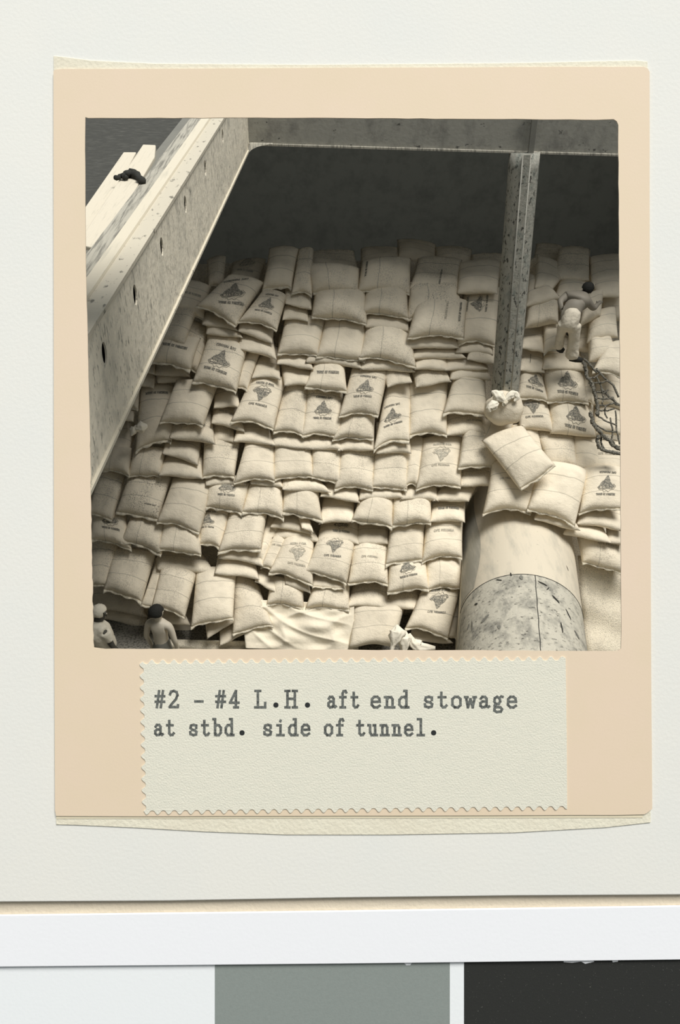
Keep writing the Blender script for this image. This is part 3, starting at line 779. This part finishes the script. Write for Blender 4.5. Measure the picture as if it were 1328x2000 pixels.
# ---- the sack tied with a knot at the foot of the pillar
kn = empty('knotted_sack', P(985, 825, 13.9), 'round white sack tied with a two-eared knot at the foot of the pillar', 'sack')
ax3 = (RT, (DOWN*.35-FWD).normalized(), (-DOWN-FWD*.35).normalized())
MB().ell(P(985, 798, 13.78), (.30, .17, .27), ax3, 28, 18, lambda a, b, c: 1+.04*math.sin(5*a+3*c)+.03*math.sin(9*c+2*a)).build('sack_body', SM[(0, 0)], kn)
def ear(pts, rr, name, m, parent, flat=.45, zz=13.55):
    q0 = [P(x, y, zz) for x, y in pts]; V = []; F = []; K = 9; n = 24; N_ = (len(q0)-1)*K
    for i in range(N_+1):
        t = i/K; a = min(int(t), len(q0)-2); f_ = t-a; p = q0[a].lerp(q0[a+1], f_); r = rr[a]*(1-f_)+rr[a+1]*f_
        d = (q0[a+1]-q0[a]).normalized(); s1 = d.cross(FWD).normalized(); s2 = d.cross(s1)
        e = .55+.45*math.sin(math.pi*min(1, max(0, i/N_*.9+.08)))
        for j in range(n):
            th = 6.2832*j/n
            k = r*(1+.20*abs(math.sin(2.5*th+i*.13))*1.2-.15+.13*math.sin(7*th-i*.31+pts[0][0])+.07*math.sin(11*th+i*.5))*e
            V.append(p+s1*math.cos(th)*k+s2*math.sin(th)*k*.7)
    for i in range(N_):
        for j in range(n): F.append([i*n+j, i*n+(j+1) % n, (i+1)*n+(j+1) % n, (i+1)*n+j])
    F += [list(range(n))[::-1], [N_*n+j for j in range(n)]]
    o = mobj(name, V, F, m, parent); recalc(o); return o
ear([(986, 783), (975, 775), (967, 768), (960, 764)], [.05, .085, .06, .02], 'tied_ear', WHITE, kn)
ear([(986, 783), (996, 773), (1006, 769), (1011, 776), (1004, 784)], [.045, .06, .05, .045, .025], 'tied_ear', WHITE, kn)
ear([(972, 785), (965, 790), (956, 797), (957, 805)], [.05, .07, .06, .03], 'cloth_fold', WHITE, kn)
ear([(983, 785), (989, 790)], [.055, .06], 'knot', HEM, kn)

# ---- white rag bundle at the left
rg = empty('white_rag', P(262, 850, 13.9), 'small knotted white rag caught on a sack near the coaming', 'rag')
ear([(288, 832), (278, 834), (268, 836), (262, 834)], [.035, .085, .06, .045], 'cloth_bundle', WHITE, rg, zz=13.75)
ear([(262, 834), (260, 843), (256, 851)], [.065, .05, .02], 'cloth_tail', WHITE, rg, zz=13.75)
# ---- white cloth at the lower middle
wc = empty('white_cloth', P(780, 1250, 13.8), 'bright bunched white cloth hanging beside the lowest emblem sack', 'cloth')
ear([(775, 1220), (776, 1234), (772, 1248), (767, 1262), (764, 1275)], [.03, .12, .09, .035, .03], 'cloth_fold', WHITE, wc, zz=13.72)
ear([(790, 1232), (788, 1246), (790, 1260), (789, 1278)], [.05, .11, .08, .03], 'cloth_fold', WHITE, wc, zz=13.78)
ear([(798, 1238), (806, 1256), (820, 1264), (850, 1266)], [.04, .07, .09, .05], 'cloth_tail', WHITE, wc, zz=13.9)

# ---- crumpled sheet in the lower middle
def sheet(name, corners, n, m, fn, z, label, cat):
    (x0, y0), (x1, y1), (x2, y2), (x3, y3) = corners; V = []; F = []
    for s_ in (0, 1):
        for j in range(n+1):
            for i in range(n+1):
                u, v = i/n, j/n
                x = (x0*(1-u)+x1*u)*(1-v)+(x3*(1-u)+x2*u)*v; y = (y0*(1-u)+y1*u)*(1-v)+(y3*(1-u)+y2*u)*v
                V.append(P(x, y, z-fn(u, v)+s_*.012))
    o2 = (n+1)**2
    for j in range(n):
        for i in range(n):
            a = j*(n+1)+i; F.append([a, a+1, a+n+2, a+n+1]); F.append([o2+a, o2+a+n+1, o2+a+n+2, o2+a+1])
    b = [(j*(n+1), (j+1)*(n+1)) for j in range(n)]+[(j*(n+1)+n, (j+1)*(n+1)+n) for j in range(n)]+[(i, i+1) for i in range(n)]+[(n*(n+1)+i, n*(n+1)+i+1) for i in range(n)]
    for a, c_ in b: F.append([a, c_, o2+c_, o2+a])
    o = mobj(name, V, F, m); recalc(o); return tag(o, label, cat)
def wr(u, v):
    e = min(1, 6*min(u, 1-u))*min(1, 6*min(v, 1-v))
    f = 1-abs(math.sin(7*u+6*v+1.5*math.sin(5*v))); f2 = 1-abs(math.sin(11*u-8*v+2*math.sin(4*u)+.5))
    return .055*e*f**2+.04*e*f2**2+e*(.022*math.sin(9*u+5*v)+.016*math.sin(17*u-9*v+1)+.008*math.sin(6*u+24*v+2*math.sin(7*u)))+.07*math.exp(-((u-.62)**2+(v-.5)**2)/.03)+.10*(v-.3)
sheet('crumpled_sheet', [(470, 1170), (692, 1180), (690, 1275), (480, 1266)], 60, SHEET, wr, 14.12, 'crumpled pale sheet spread over the lowest sacks', 'sheet')

# ---- spilled beans behind and below the sacks
def bn(u, v): return .05*math.sin(23*u+9*v)+.04*math.sin(31*v-13*u)+.02*math.sin(80*u+50*v)
o = sheet('spilled_beans', [(120, 520), (1260, 500), (1260, 1330), (120, 1330)], 90, BEANS, bn, 15.15, 'loose spilled coffee beans lying between and under the sacks', 'coffee beans')
o['kind'] = 'stuff'
def bn2(u, v): return .06*math.sin(7*u+9*v)+.03*math.sin(21*v-13*u)+.25*v
o = sheet('spilled_beans', [(1128, 1085), (1480, 1085), (1500, 1330), (1150, 1330)], 30, BEANS, bn2, 14.25, 'bright heap of loose spilled beans right of the tunnel', 'coffee beans')
o['kind'] = 'stuff'
o = sheet('spilled_beans', [(300, 1248), (700, 1256), (700, 1330), (300, 1330)], 30, BEANS, bn2, 14.35, 'strip of loose beans under the crumpled sheet', 'coffee beans')
o['kind'] = 'stuff'

# ---- cargo net
net = empty('cargo_net', P(1180, 880, 13.7), 'knotted dark rope cargo net hanging down the right edge', 'cargo net')
def rp(pts, r, z=13.62, j=.0, seed=0):
    rnd = random.Random(seed); q = []
    P2 = [Vector((x, y)) for x, y in pts]
    for i in range(len(P2)-1):
        for k in range(5):
            p = P2[i].lerp(P2[i+1], k/5); q.append(P(p.x+rnd.uniform(-j, j), p.y+rnd.uniform(-j, j), z+rnd.uniform(-.02, .02)*(j > 0)))
    q.append(P(*pts[-1], z)); return q
b = MB()
for k, jj in enumerate((2.0, 2.4, 2.8)):
    b.tube(rp([(1140, 705), (1144, 722), (1147, 738), (1157, 752), (1161, 768), (1166, 785), (1167, 812)], .020, j=jj, seed=k), .022, 7)
    b.tube(rp([(1152, 806), (1158, 824), (1166, 840), (1176, 850), (1188, 860), (1200, 872), (1216, 880)], .022, j=jj, seed=k+9), .022, 7)
b.build('border_rope', ROPE, net)
b = MB()
for k in range(2): b.tube(rp([(1168, 850), (1166, 862), (1170, 874), (1180, 880), (1196, 883), (1218, 888)], .02, j=1.2, seed=20+k), .025, 7)
b.build('bottom_loop', ROPE, net)
for k, l in enumerate(([(1150, 738), (1160, 738), (1172, 730)], [(1158, 748), (1176, 747), (1186, 744)], [(1165, 736), (1173, 752), (1178, 775), (1176, 790)], [(1166, 765), (1180, 768), (1188, 762)], [(1168, 778), (1182, 780), (1196, 776)],
          [(1168, 792), (1184, 792), (1202, 786)], [(1167, 802), (1186, 802), (1200, 798)], [(1183, 792), (1181, 808), (1186, 816)], [(1167, 812), (1182, 822), (1204, 830)], [(1164, 830), (1184, 842), (1206, 844)],
          [(1192, 816), (1196, 840), (1195, 858), (1200, 866)], [(1202, 802), (1204, 838), (1210, 868)], [(1164, 720), (1180, 738), (1198, 752), (1208, 776)], [(1174, 758), (1190, 776), (1208, 790)], [(1196, 776), (1203, 790), (1216, 792)],
          [(1140, 700), (1152, 712), (1165, 728)], [(1174, 852), (1174, 866), (1180, 878)], [(1195, 866), (1206, 872), (1216, 874)])):
    MB().tube(rp(l, .011, 13.66, .6, k+40), .013 if k < 12 else .017, 6).build('net_cord', ROPE, net)

# ---------------------------------------------------------------- people
def skin(name, V, E, rad, m, parent, sub=2):
    me = bpy.data.meshes.new(name); o = bpy.data.objects.new(name, me); col.objects.link(o)
    base = Vector(parent.location) if parent else Vector((0, 0, 0)); o.parent = parent
    me.from_pydata([tuple(Vector(v)-base) for v in V], E, [])
    md = o.modifiers.new('skin', 'SKIN'); md.use_smooth_shade = True
    for i, s in enumerate(me.skin_vertices[0].data):
        r = rad[i]; s.radius = (r, r) if not isinstance(r, tuple) else r
        s.use_root = (i == 0)
    ss = o.modifiers.new('sub', 'SUBSURF'); ss.levels = sub; ss.render_levels = sub
    me.materials.append(m); return o
def soft(name, J, E, m, parent, vox=.016):
    b = MB()
    for a, c_ in E:
        (p0, r0), (p1, r1) = J[a], J[c_]; b.tube([p0.lerp(p1, i/6) for i in range(7)], [r0+(r1-r0)*i/6 for i in range(7)], 16)
    for a in J: b.ell(J[a][0], (J[a][1],)*3, nu=16, nv=10) if J[a][1] > .10 and a[0] != 'l' and a[0] != 'r' else None
    o = b.build(name, m, parent); md = o.modifiers.new('remesh', 'REMESH'); md.mode = 'VOXEL'; md.voxel_size = vox; md.use_smooth_shade = True
    sm = o.modifiers.new('smooth', 'SMOOTH'); sm.iterations = 6; sm.factor = .6
    tx = bpy.data.textures.new('folds', 'CLOUDS'); tx.noise_scale = .09
    dm = o.modifiers.new('folds', 'DISPLACE'); dm.texture = tx; dm.strength = .022; dm.mid_level = .5; dm.texture_coords = 'LOCAL'
    return o
def chain(J, E):
    names = list(J); idx = {k: i for i, k in enumerate(names)}
    return [J[k][0] for k in names], [(idx[a], idx[b]) for a, b in E], [J[k][1] for k in names]
def hand(J, E, wrist, tip, side_v, pre, sc_=1.0):
    w0 = J[wrist][0]; d = (tip-w0).normalized(); s = (side_v-d*side_v.dot(d)).normalized(); nrm_ = d.cross(s)
    J[pre+'palm'] = (w0+d*.075*sc_, .026*sc_); E.append((wrist, pre+'palm'))
    for k, (so, L) in enumerate(((-.030, .070), (-.010, .080), (.010, .076), (.028, .060))):
        a = w0+d*.095*sc_+s*so*sc_; J[pre+'f%da' % k] = (a, .010*sc_); J[pre+'f%db' % k] = (a+d*L*.5*sc_+nrm_*.006, .009*sc_); J[pre+'f%dc' % k] = (a+d*L*.85*sc_+nrm_*.022, .008*sc_)
        E += [(pre+'palm', pre+'f%da' % k), (pre+'f%da' % k, pre+'f%db' % k), (pre+'f%db' % k, pre+'f%dc' % k)]
    J[pre+'t1'] = (w0+d*.045*sc_-s*.045*sc_, .011*sc_); J[pre+'t2'] = (w0+d*.085*sc_-s*.062*sc_, .009*sc_); E += [(wrist, pre+'t1'), (pre+'t1', pre+'t2')]
def head(J, E, neck, c, up_, face, sc_=1.0):
    """head about .23 tall, centre c"""
    sd_ = up_.cross(face).normalized()
    J['hb'] = (c-up_*.065*sc_+face*.005, .062*sc_); J['hm'] = (c, .083*sc_); J['ht'] = (c+up_*.055*sc_-face*.008, .072*sc_)
    J['chin'] = (c-up_*.085*sc_+face*.055*sc_, .032*sc_); J['nose'] = (c-up_*.02*sc_+face*.098*sc_, .013*sc_)
    J['ear1'] = (c+sd_*.088*sc_-up_*.015, .014*sc_); J['ear2'] = (c-sd_*.088*sc_-up_*.015, .014*sc_)
    E += [(neck, 'hb'), ('hb', 'hm'), ('hm', 'ht'), ('hb', 'chin'), ('hm', 'nose'), ('hm', 'ear1'), ('hm', 'ear2')]
def face_bits(c, up_, face, root, sc_=1.0):
    sd_ = up_.cross(face).normalized()
    for s in (-1, 1): MB().ell(c+face*.080*sc_+sd_*s*.032*sc_+up_*.005, (.014, .008, .009), (sd_, face, up_), 10, 6).build('eye', WHITE, root)
    MB().ell(c+face*.084*sc_-up_*.055*sc_, (.024, .008, .008), (sd_, face, up_), 12, 6).build('mouth', BLACK, root)
def hair(c, up_, face, r, m, root, name='hair'):
    sd_ = up_.cross(face).normalized()
    def fn(a, b, cc):   # cut back the face side
        k = 1+.05*math.sin(13*a+7*cc)*math.sin(11*b)
        if b > .35 and cc < .25: k *= .55
        if cc < -.45: k *= .82
        return k
    return MB().ell(c+up_*.022-face*.018, (r, r*1.1, r*1.05), (sd_, face, up_), 26, 18, fn).build(name, m, root)

# the bending worker beside the pillar
wk = empty('person', P(1116, 704, 13.85), 'shirtless dark-haired person in pale trousers bending over sacks right of pillar', 'person')
pel = P(1112, 622, 13.33)
upb = (P(1122, 585, 13.45)-pel).normalized()
J = {'pel': (pel, .125), 'wst': (P(1117, 606, 13.36), .135), 'chs': (P(1124, 592, 13.42), .165), 'shc': (P(1130, 581, 13.47), .14), 'nk': (P(1141, 573, 13.5), .055),
     'ls': (P(1106, 579, 13.5), .075), 'le': (P(1094, 588, 13.40), .050), 'lw': (P(1095, 600, 13.32), .032),
     'rs': (P(1149, 590, 13.45), .070), 're': (P(1159, 603, 13.55), .048), 'rw': (P(1168, 594, 13.68), .032)}
E = [('pel', 'wst'), ('wst', 'chs'), ('chs', 'shc'), ('shc', 'nk'), ('shc', 'ls'), ('ls', 'le'), ('le', 'lw'), ('shc', 'rs'), ('rs', 're'), ('re', 'rw')]
hc = P(1148, 565, 13.52); fdir = (Vector((.75, .55, -.30))).normalized(); hup = (Vector((.45, -.1, 1))-fdir*Vector((.45, -.1, 1)).dot(fdir)).normalized()
head(J, E, 'nk', hc, hup, fdir, .86)
hand(J, E, 'lw', P(1099, 603, 13.36), RT, 'l', .9); hand(J, E, 'rw', P(1174, 588, 13.75), RT, 'r', .9)
J['lk'] = (P(1095, 652, 13.56), .055); J['la'] = (P(1092, 678, 13.80), .04); J['rk'] = (P(1120, 662, 13.58), .06); J['ra'] = (P(1115, 697, 13.82), .04)
J['lt'] = (P(1098, 684, 13.85), .035); J['rt'] = (P(1134, 703, 13.80), .035)
E += [('pel', 'lk'), ('lk', 'la'), ('la', 'lt'), ('pel', 'rk'), ('rk', 'ra'), ('ra', 'rt')]
skin('body', *chain(J, E), SKIN, wk)
hair(hc, hup, fdir, .088, HAIR, wk); face_bits(hc, hup, fdir, wk, .86)
J = {'p': (P(1112, 630, 13.36), .132), 'w': (P(1117, 617, 13.34), .130), 'lh': (P(1101, 632, 13.38), .092), 'lk': (P(1095, 652, 13.54), .068), 'la': (P(1091, 679, 13.76), .070),
     'rh': (P(1122, 634, 13.38), .102), 'rk': (P(1121, 662, 13.54), .082), 'ra': (P(1117, 697, 13.76), .105)}
soft('trousers', J, [('p', 'w'), ('lh', 'lk'), ('lk', 'la'), ('rh', 'rk'), ('rk', 'ra'), ('p', 'lh'), ('p', 'rh')], PANTS, wk)
for a, c_ in (((1113, 699), (1137, 704)), ((1091, 681), (1101, 686))):
    MB().tube([P(*a, 13.84), P((a[0]+c_[0])/2, (a[1]+c_[1])/2-.5, 13.80), P(*c_, 13.80)], [.05, .055, .035], 12).build('shoe', BLACK, wk)

# the bare-backed worker at the lower left
def standing(headpx, z, turn, label, skinm, capped=False, shirt=None, lean=Vector((0, 0, 0)), hairm=HAIR):
    hp = P(*headpx, z); root = empty('person', Vector((hp.x, hp.y, ZF)), label, 'person')
    s = Vector((math.cos(turn), math.sin(turn), 0)); fd = Vector((-math.sin(turn), math.cos(turn), 0)); Hh = hp.z-ZF+.11
    def at(h_, a=0, b=0): return Vector((hp.x, hp.y, ZF+h_*Hh))+s*a+fd*b+lean*(h_-.5)
    hc_ = at(.935)-lean*.435; 
    J = {'pel': (at(.52), .115), 'wst': (at(.61), .105), 'chs': (at(.72), .125), 'shc': (at(.80), .095), 'nk': (at(.85), .050),
         'ls': (at(.795, -.165), .062), 'le': (at(.63, -.225, -.02), .042), 'lw': (at(.49, -.21, .06), .029),
         'rs': (at(.795, .165), .062), 're': (at(.63, .225, -.02), .042), 'rw': (at(.49, .21, .06), .029),
         'lk': (at(.28, -.10), .062), 'la': (at(.045, -.10), .042), 'lt': (at(.018, -.11, .15), .035), 'rk': (at(.28, .10), .062), 'ra': (at(.045, .10), .042), 'rt': (at(.018, .11, .15), .035)}
    E = [('pel', 'wst'), ('wst', 'chs'), ('chs', 'shc'), ('shc', 'nk'), ('shc', 'ls'), ('ls', 'le'), ('le', 'lw'), ('shc', 'rs'), ('rs', 're'), ('re', 'rw'), ('pel', 'lk'), ('lk', 'la'), ('la', 'lt'), ('pel', 'rk'), ('rk', 'ra'), ('ra', 'rt')]
    f2 = (fd*.9+s*.45-UPZ*.15).normalized(); u2 = (UPZ-f2*f2.z).normalized()
    head(J, E, 'nk', hc_, u2, f2, .95)
    hand(J, E, 'lw', at(.42, -.20, .08), fd, 'l', .9); hand(J, E, 'rw', at(.42, .20, .08), fd, 'r', .9)
    skin('body', *chain(J, E), skinm, root); face_bits(hc_, u2, f2, root)
    J2 = {'p': (at(.51), .14), 'w': (at(.57), .125), 'lk': (at(.28, -.10), .085), 'la': (at(.06, -.10), .075), 'rk': (at(.28, .10), .085), 'ra': (at(.06, .10), .075)}
    soft('trousers', J2, [('p', 'w'), ('p', 'lk'), ('lk', 'la'), ('p', 'rk'), ('rk', 'ra')], GREYS, root)
    if shirt:
        J3 = {'w': (at(.57), .17), 'm': (at(.66), .18), 'c': (at(.74), .19), 's': (at(.80), .13), 'ls': (at(.795, -.17), .085), 'le': (at(.70, -.205), .07), 'rs': (at(.795, .17), .085), 're': (at(.70, .205), .07)}
        soft('shirt', J3, [('w', 'm'), ('m', 'c'), ('c', 's'), ('s', 'ls'), ('ls', 'le'), ('s', 'rs'), ('rs', 're')], shirt, root)
    if capped: 
        hair(hc_+u2*.02, u2, f2, .106, WHITE, root, 'headcloth')
        MB().tube([hc_+u2*.05+s*.11, hc_+u2*.12, hc_+u2*.05-s*.11], .018, 8).build('headcloth_fold', GREYS, root)
    else: hair(hc_, u2, f2, .106, hairm, root)
    return root
standing((307, 1197), 12.9, -.25, 'bare-backed dark-haired person seen from behind at the lower left', SKINL)
standing((196, 1199), 12.9, -.6, 'dark-skinned person in white shirt and headcloth at the lower left corner', SKIND, True, WHITE, Vector((-.25, -.2, 0)))

# ---------------------------------------------------------------- the mounted print (flat things on a plane square to the lens axis)
ZC = 4.4; KX = ZC/FPX
ROT = cam.matrix_world.to_3x3().to_4x4()
def card_obj(name, loops, z0, z1, m, parent=None, curve_n=None):
    """outline loops in photo pixels, first the outer one; z up towards the viewer"""
    bm = bmesh.new(); ev = []
    for lp in loops:
        vs = [bm.verts.new(((x-664)*KX, -(y-1000)*KX, z0)) for x, y in lp]
        for i in range(len(vs)): ev.append(bm.edges.new((vs[i], vs[(i+1) % len(vs)])))
    bmesh.ops.triangle_fill(bm, edges=ev, use_beauty=True)
    r = bmesh.ops.extrude_face_region(bm, geom=bm.faces[:])
    for g_ in r['geom']:
        if isinstance(g_, bmesh.types.BMVert): g_.co.z = z1
    bmesh.ops.recalc_face_normals(bm, faces=bm.faces)
    me = bpy.data.meshes.new(name); bm.to_mesh(me); bm.free(); me.materials.append(m)
    o = bpy.data.objects.new(name, me); col.objects.link(o)
    if parent is None: o.matrix_world = Matrix.Translation(FWD*ZC) @ ROT
    else: o.parent = parent
    return o
def ed(p, q, n, amp, seed):
    rnd = random.Random(seed); return [(p[0]+(q[0]-p[0])*i/n+rnd.uniform(-amp, amp), p[1]+(q[1]-p[1])*i/n+rnd.uniform(-amp, amp)) for i in range(n)]
hole = [(150, 212), (1226, 212), (1226, 1284), (150, 1284)]
mount = card_obj('mount_board', [[(-1400, -420), (2750, -420), (2750, 1733), (1390, 1744), (1330, 1748), (1000, 1750), (664, 1754), (330, 1760), (0, 1762), (-1400, 1776)], hole], -.022, 0, M_MOUNT)
bevel(mount, .006, 3)
tag(mount, 'large off-white mount board carrying the cream-bordered photographic print', 'mount board')
edge_b = card_obj('board_edge', [[(-1400, 1755), (2750, 1725), (2750, 1780), (-1400, 1810)]], -.045, -.028, M_CORE)
tag(edge_b, 'beige lower edge of a board running below the white mount', 'board')
strip = card_obj('paper_strip', [[(-1400, 1808), (0, 1790), (664, 1782), (1328, 1772), (2750, 1754), (2750, 1858), (1328, 1877), (664, 1885), (0, 1891), (-1400, 1908)]], -.026, -.012, M_STRIP)
bevel(strip, .003, 2); tag(strip, 'white paper strip lying between the mount and the grey scale', 'paper strip')
chart = card_obj('grey_scale_card', [[(-1400, 1885), (2750, 1845), (2750, 2500), (-1400, 2500)]], -.045, -.031, M_CHART)
tag(chart, 'white test card with one grey and one black patch along the bottom', 'test card')
def rag(x0, x1, y0, y1, seed):
    return ed((x0, y0), (x1, y1), 26, .5, seed)
a_ = card_obj('grey_patch', [[(418, 1888)]+rag(418, 880, 1888, 1883, 3)[1:]+[(880, 1883), (880, 2380), (418, 2380)]], -.031, -.0295, M_GREY, chart)
b_ = card_obj('black_patch', [[(908, 1882)]+rag(908, 1388, 1882, 1877, 4)[1:]+[(1388, 1876), (1388, 2380), (908, 2380)]], -.031, -.0295, M_BLACK, chart)
for pts in ([(1102, 1879), (1125, 1879), (1140, 1881), (1158, 1878), (1164, 1884), (1146, 1888), (1138, 1884), (1120, 1886), (1104, 1885)], [(1198, 1879), (1212, 1878), (1210, 1884), (1200, 1885)], [(790, 1886), (806, 1885), (802, 1891), (794, 1891)]):
    card_obj('paper_tear', [pts], -.0295, -.0285, M_STRIP, chart)
pr = card_obj('photographic_print', [
    [(106, 142), (108, 139), (122, 137)]+ed((200, 137), (1180, 133), 12, .3, 5)+[(1256, 133), (1263, 136), (1267, 143)]+[(1267, 400), (1268, 800), (1270, 1300), (1272, 1578), (1262, 1586), (1256, 1589)]+ed((1200, 1590), (180, 1593), 12, .3, 6)+[(111, 1592), (109, 1580), (107, 1000)],
    [(168, 231)]+ed((174, 233), (560, 232), 14, .5, 7)+ed((560, 232), (1190, 236), 24, .5, 8)+[(1197, 235), (1203, 239), (1206, 246)]+ed((1206, 260), (1209, 700), 22, .5, 9)+ed((1209, 700), (1212, 1258), 26, .5, 10)+[(1211, 1266), (1206, 1270)]+ed((1196, 1271), (330, 1267), 34, .5, 11)+ed((330, 1267), (190, 1266), 8, .8, 12)+[(185, 1264)]
      +ed((184, 1250), (181, 1100), 16, 1.1, 13)+ed((181, 1100), (177, 860), 20, .7, 14)+ed((177, 860), (169, 520), 14, .4, 15)+ed((169, 520), (167, 240), 10, .3, 16)],
    .007, .013, M_PRINT)
tag(pr, 'cream-bordered photographic print around the view into the cargo hold', 'photographic print')
bk = card_obj('backing_sheet', [[(105, 110), (125, 112), (180, 119), (300, 125), (600, 127), (1000, 124), (1240, 119), (1264, 121), (1266, 600), (1270, 1606), (1180, 1616), (1000, 1626), (760, 1630), (560, 1630), (400, 1624), (260, 1616), (150, 1611), (110, 1610), (107, 1500), (107, 300)], hole], .0, .005, M_BACK)
bevel(bk, .002, 2); tag(bk, 'thin embossed backing paper showing above and below the print', 'paper')
bottom = card_obj('print_edge', [[(111, 1590), (1254, 1588), (1254, 1596), (111, 1598)]], .005, .0075, mat('print_edge', sr(236, 226, 198), .7), pr)
# caption label with pinked edges
def pink(p, q, per, amp, nx, ny, seed):
    L = math.hypot(q[0]-p[0], q[1]-p[1]); n = int(L/per); pts = []
    rnd = random.Random(seed)
    for i in range(n):
        for k, a in enumerate((0, .75, 1, 1, .75, 0, -.5, -.6)):
            t = (i+k/8)/n; pts.append((p[0]+(q[0]-p[0])*t+nx*amp*a, p[1]+(q[1]-p[1])*t+ny*amp*a))
    return pts
lab = card_obj('caption_label', [pink((280, 1291), (1100, 1284), 21.5, 5, 0, 1, 1)+[(1103, 1284), (1105, 1420), (1106, 1578)]+pink((1102, 1577), (284, 1586), 21.5, 5, 0, -1, 2)+pink((282, 1582), (277, 1293), 22, 5, 1, 0, 3)], .013, .017, M_LABEL)
tag(lab, 'pinked-edge pale caption label with two typed lines below the picture', 'label')
# typewriter face: slab-serif strokes, x-height .64, cap height 1
TW = {
 '#': [[(.18,0),(.34,1)],[(.46,0),(.62,1)],[(.08,.34),(.72,.34)],[(.08,.68),(.72,.68)]],
 '2': [[(.12,.78),(.2,.95),(.4,1),(.6,.92),(.66,.74),(.55,.5),(.2,.15),(.1,.02),(.68,.02),(.7,.14)]], '-': [[(.12,.36),(.66,.36)]],
 '4': [[(.7,.28),(.08,.28),(.5,1),(.5,0)],[(.36,0),(.66,0)]],
 'L': [[(.08,1),(.42,1)],[(.25,1),(.25,0)],[(.06,0),(.74,0),(.74,.28)]],
 'H': [[(.02,1),(.3,1)],[(.5,1),(.78,1)],[(.16,1),(.16,0)],[(.64,1),(.64,0)],[(.02,0),(.3,0)],[(.5,0),(.78,0)],[(.16,.52),(.64,.52)]],
 'a': [[(.14,.52),(.25,.64),(.45,.64),(.56,.52),(.56,.06),(.68,.02),(.76,.06)],[(.56,.36),(.28,.36),(.12,.26),(.12,.1),(.25,0),(.42,.02),(.56,.14)]],
 'f': [[(.66,.9),(.58,1),(.42,.98),(.34,.84),(.34,0)],[(.12,.62),(.6,.62)],[(.14,0),(.56,0)]],
 't': [[(.3,.9),(.3,.12),(.42,0),(.58,.02),(.68,.12)],[(.1,.62),(.6,.62)]],
 'e': [[(.12,.34),(.68,.34),(.64,.54),(.5,.64),(.28,.64),(.12,.5),(.1,.16),(.28,0),(.5,0),(.68,.1)]],
 'n': [[(.04,.62),(.2,.62),(.2,0)],[(.2,.46),(.34,.62),(.5,.62),(.6,.48),(.6,0)],[(.06,0),(.32,0)],[(.46,0),(.74,0)]],
 'd': [[(.44,1),(.6,1),(.6,0),(.76,0)],[(.6,.5),(.46,.64),(.26,.62),(.1,.46),(.1,.16),(.26,0),(.46,0),(.6,.14)]],
 's': [[(.62,.44),(.62,.6),(.4,.64),(.18,.6),(.14,.44),(.28,.34),(.5,.3),(.64,.2),(.6,.04),(.38,0),(.14,.06),(.12,.2)]],
 'o': [[(.28,0),(.1,.14),(.1,.5),(.28,.64),(.5,.64),(.68,.5),(.68,.14),(.5,0),(.28,0)]],
 'w': [[(.0,.62),(.2,.62)],[(.08,.62),(.22,0),(.4,.5),(.56,0),(.72,.62)],[(.6,.62),(.8,.62)]],
 'g': [[(.44,.2),(.22,.22),(.12,.36),(.16,.56),(.32,.64),(.5,.56),(.54,.36),(.44,.2)],[(.5,.58),(.62,.66),(.72,.64)],[(.22,.22),(.14,.1),(.3,.02),(.56,.0),(.68,-.12),(.58,-.26),(.3,-.28),(.12,-.2),(.14,-.06),(.26,.02)]],
 'b': [[(.04,1),(.2,1),(.2,0)],[(.2,.5),(.34,.64),(.52,.62),(.68,.46),(.68,.16),(.52,0),(.34,0),(.2,.14)]],
 'i': [[(.14,.62),(.4,.62),(.4,0)],[(.12,0),(.66,0)],[(.38,.86),(.41,.92)]], 'l': [[(.14,1),(.4,1),(.4,0)],[(.12,0),(.66,0)]],
 'u': [[(.02,.62),(.18,.62),(.18,.16),(.3,0),(.46,0),(.6,.14)],[(.46,.62),(.6,.62),(.6,0),(.76,0)]], '.': []}
def typed(words, base, cap):
    for wd_, x0, pitch in words:
        V = []; F = []; VD = []; FD = []
        def addq(VV, FF, q, z):
            i = len(VV)
            for x, y in q: VV.append(((x-664)*KX, -(y-1000)*KX, z))
            FF.append([i+k for k in range(len(q))])
        for i, ch in enumerate(wd_):
            ox = x0+pitch*i
            if ch == '.':
                addq(VD, FD, [(ox+pitch*.46+5.2*math.cos(t*.5236), base-4.5+5.2*math.sin(t*.5236)) for t in range(12)], .0178); continue
            fine = []
            for pl in TW[ch]: fine.append([(ox+a*pitch, base-b*cap) for a, b in pl])
            for q in ribbons(fine, 5.0): addq(V, F, q, .0176+.00002*(len(F) % 7))
        for nm, VV, FF, m in (('typed_word', V, F, M_INK), ('typed_full_stop', VD, FD, M_INKD)):
            if VV:
                me = bpy.data.meshes.new(nm); me.from_pydata(VV, [], FF); me.materials.append(m); o = bpy.data.objects.new(nm, me); col.objects.link(o); o.parent = lab
                bmm = bmesh.new(); bmm.from_mesh(me)
                for f_ in bmm.faces:
                    f_.normal_update()
                    if f_.normal.z < 0: f_.normal_flip()
                bmm.to_mesh(me); bmm.free()
typed([('#2', 303, 27), ('-', 379, 27), ('#4', 421, 27), ('L.', 497, 29), ('H.', 557, 30), ('aft', 639, 22.5), ('end', 723, 27), ('stowage', 826, 27)], 1380, 32)
typed([('at', 302, 23), ('stbd.', 370, 23.2), ('side', 514, 24.5), ('of', 633, 22.5), ('tunnel.', 695, 23.4)], 1434, 31)
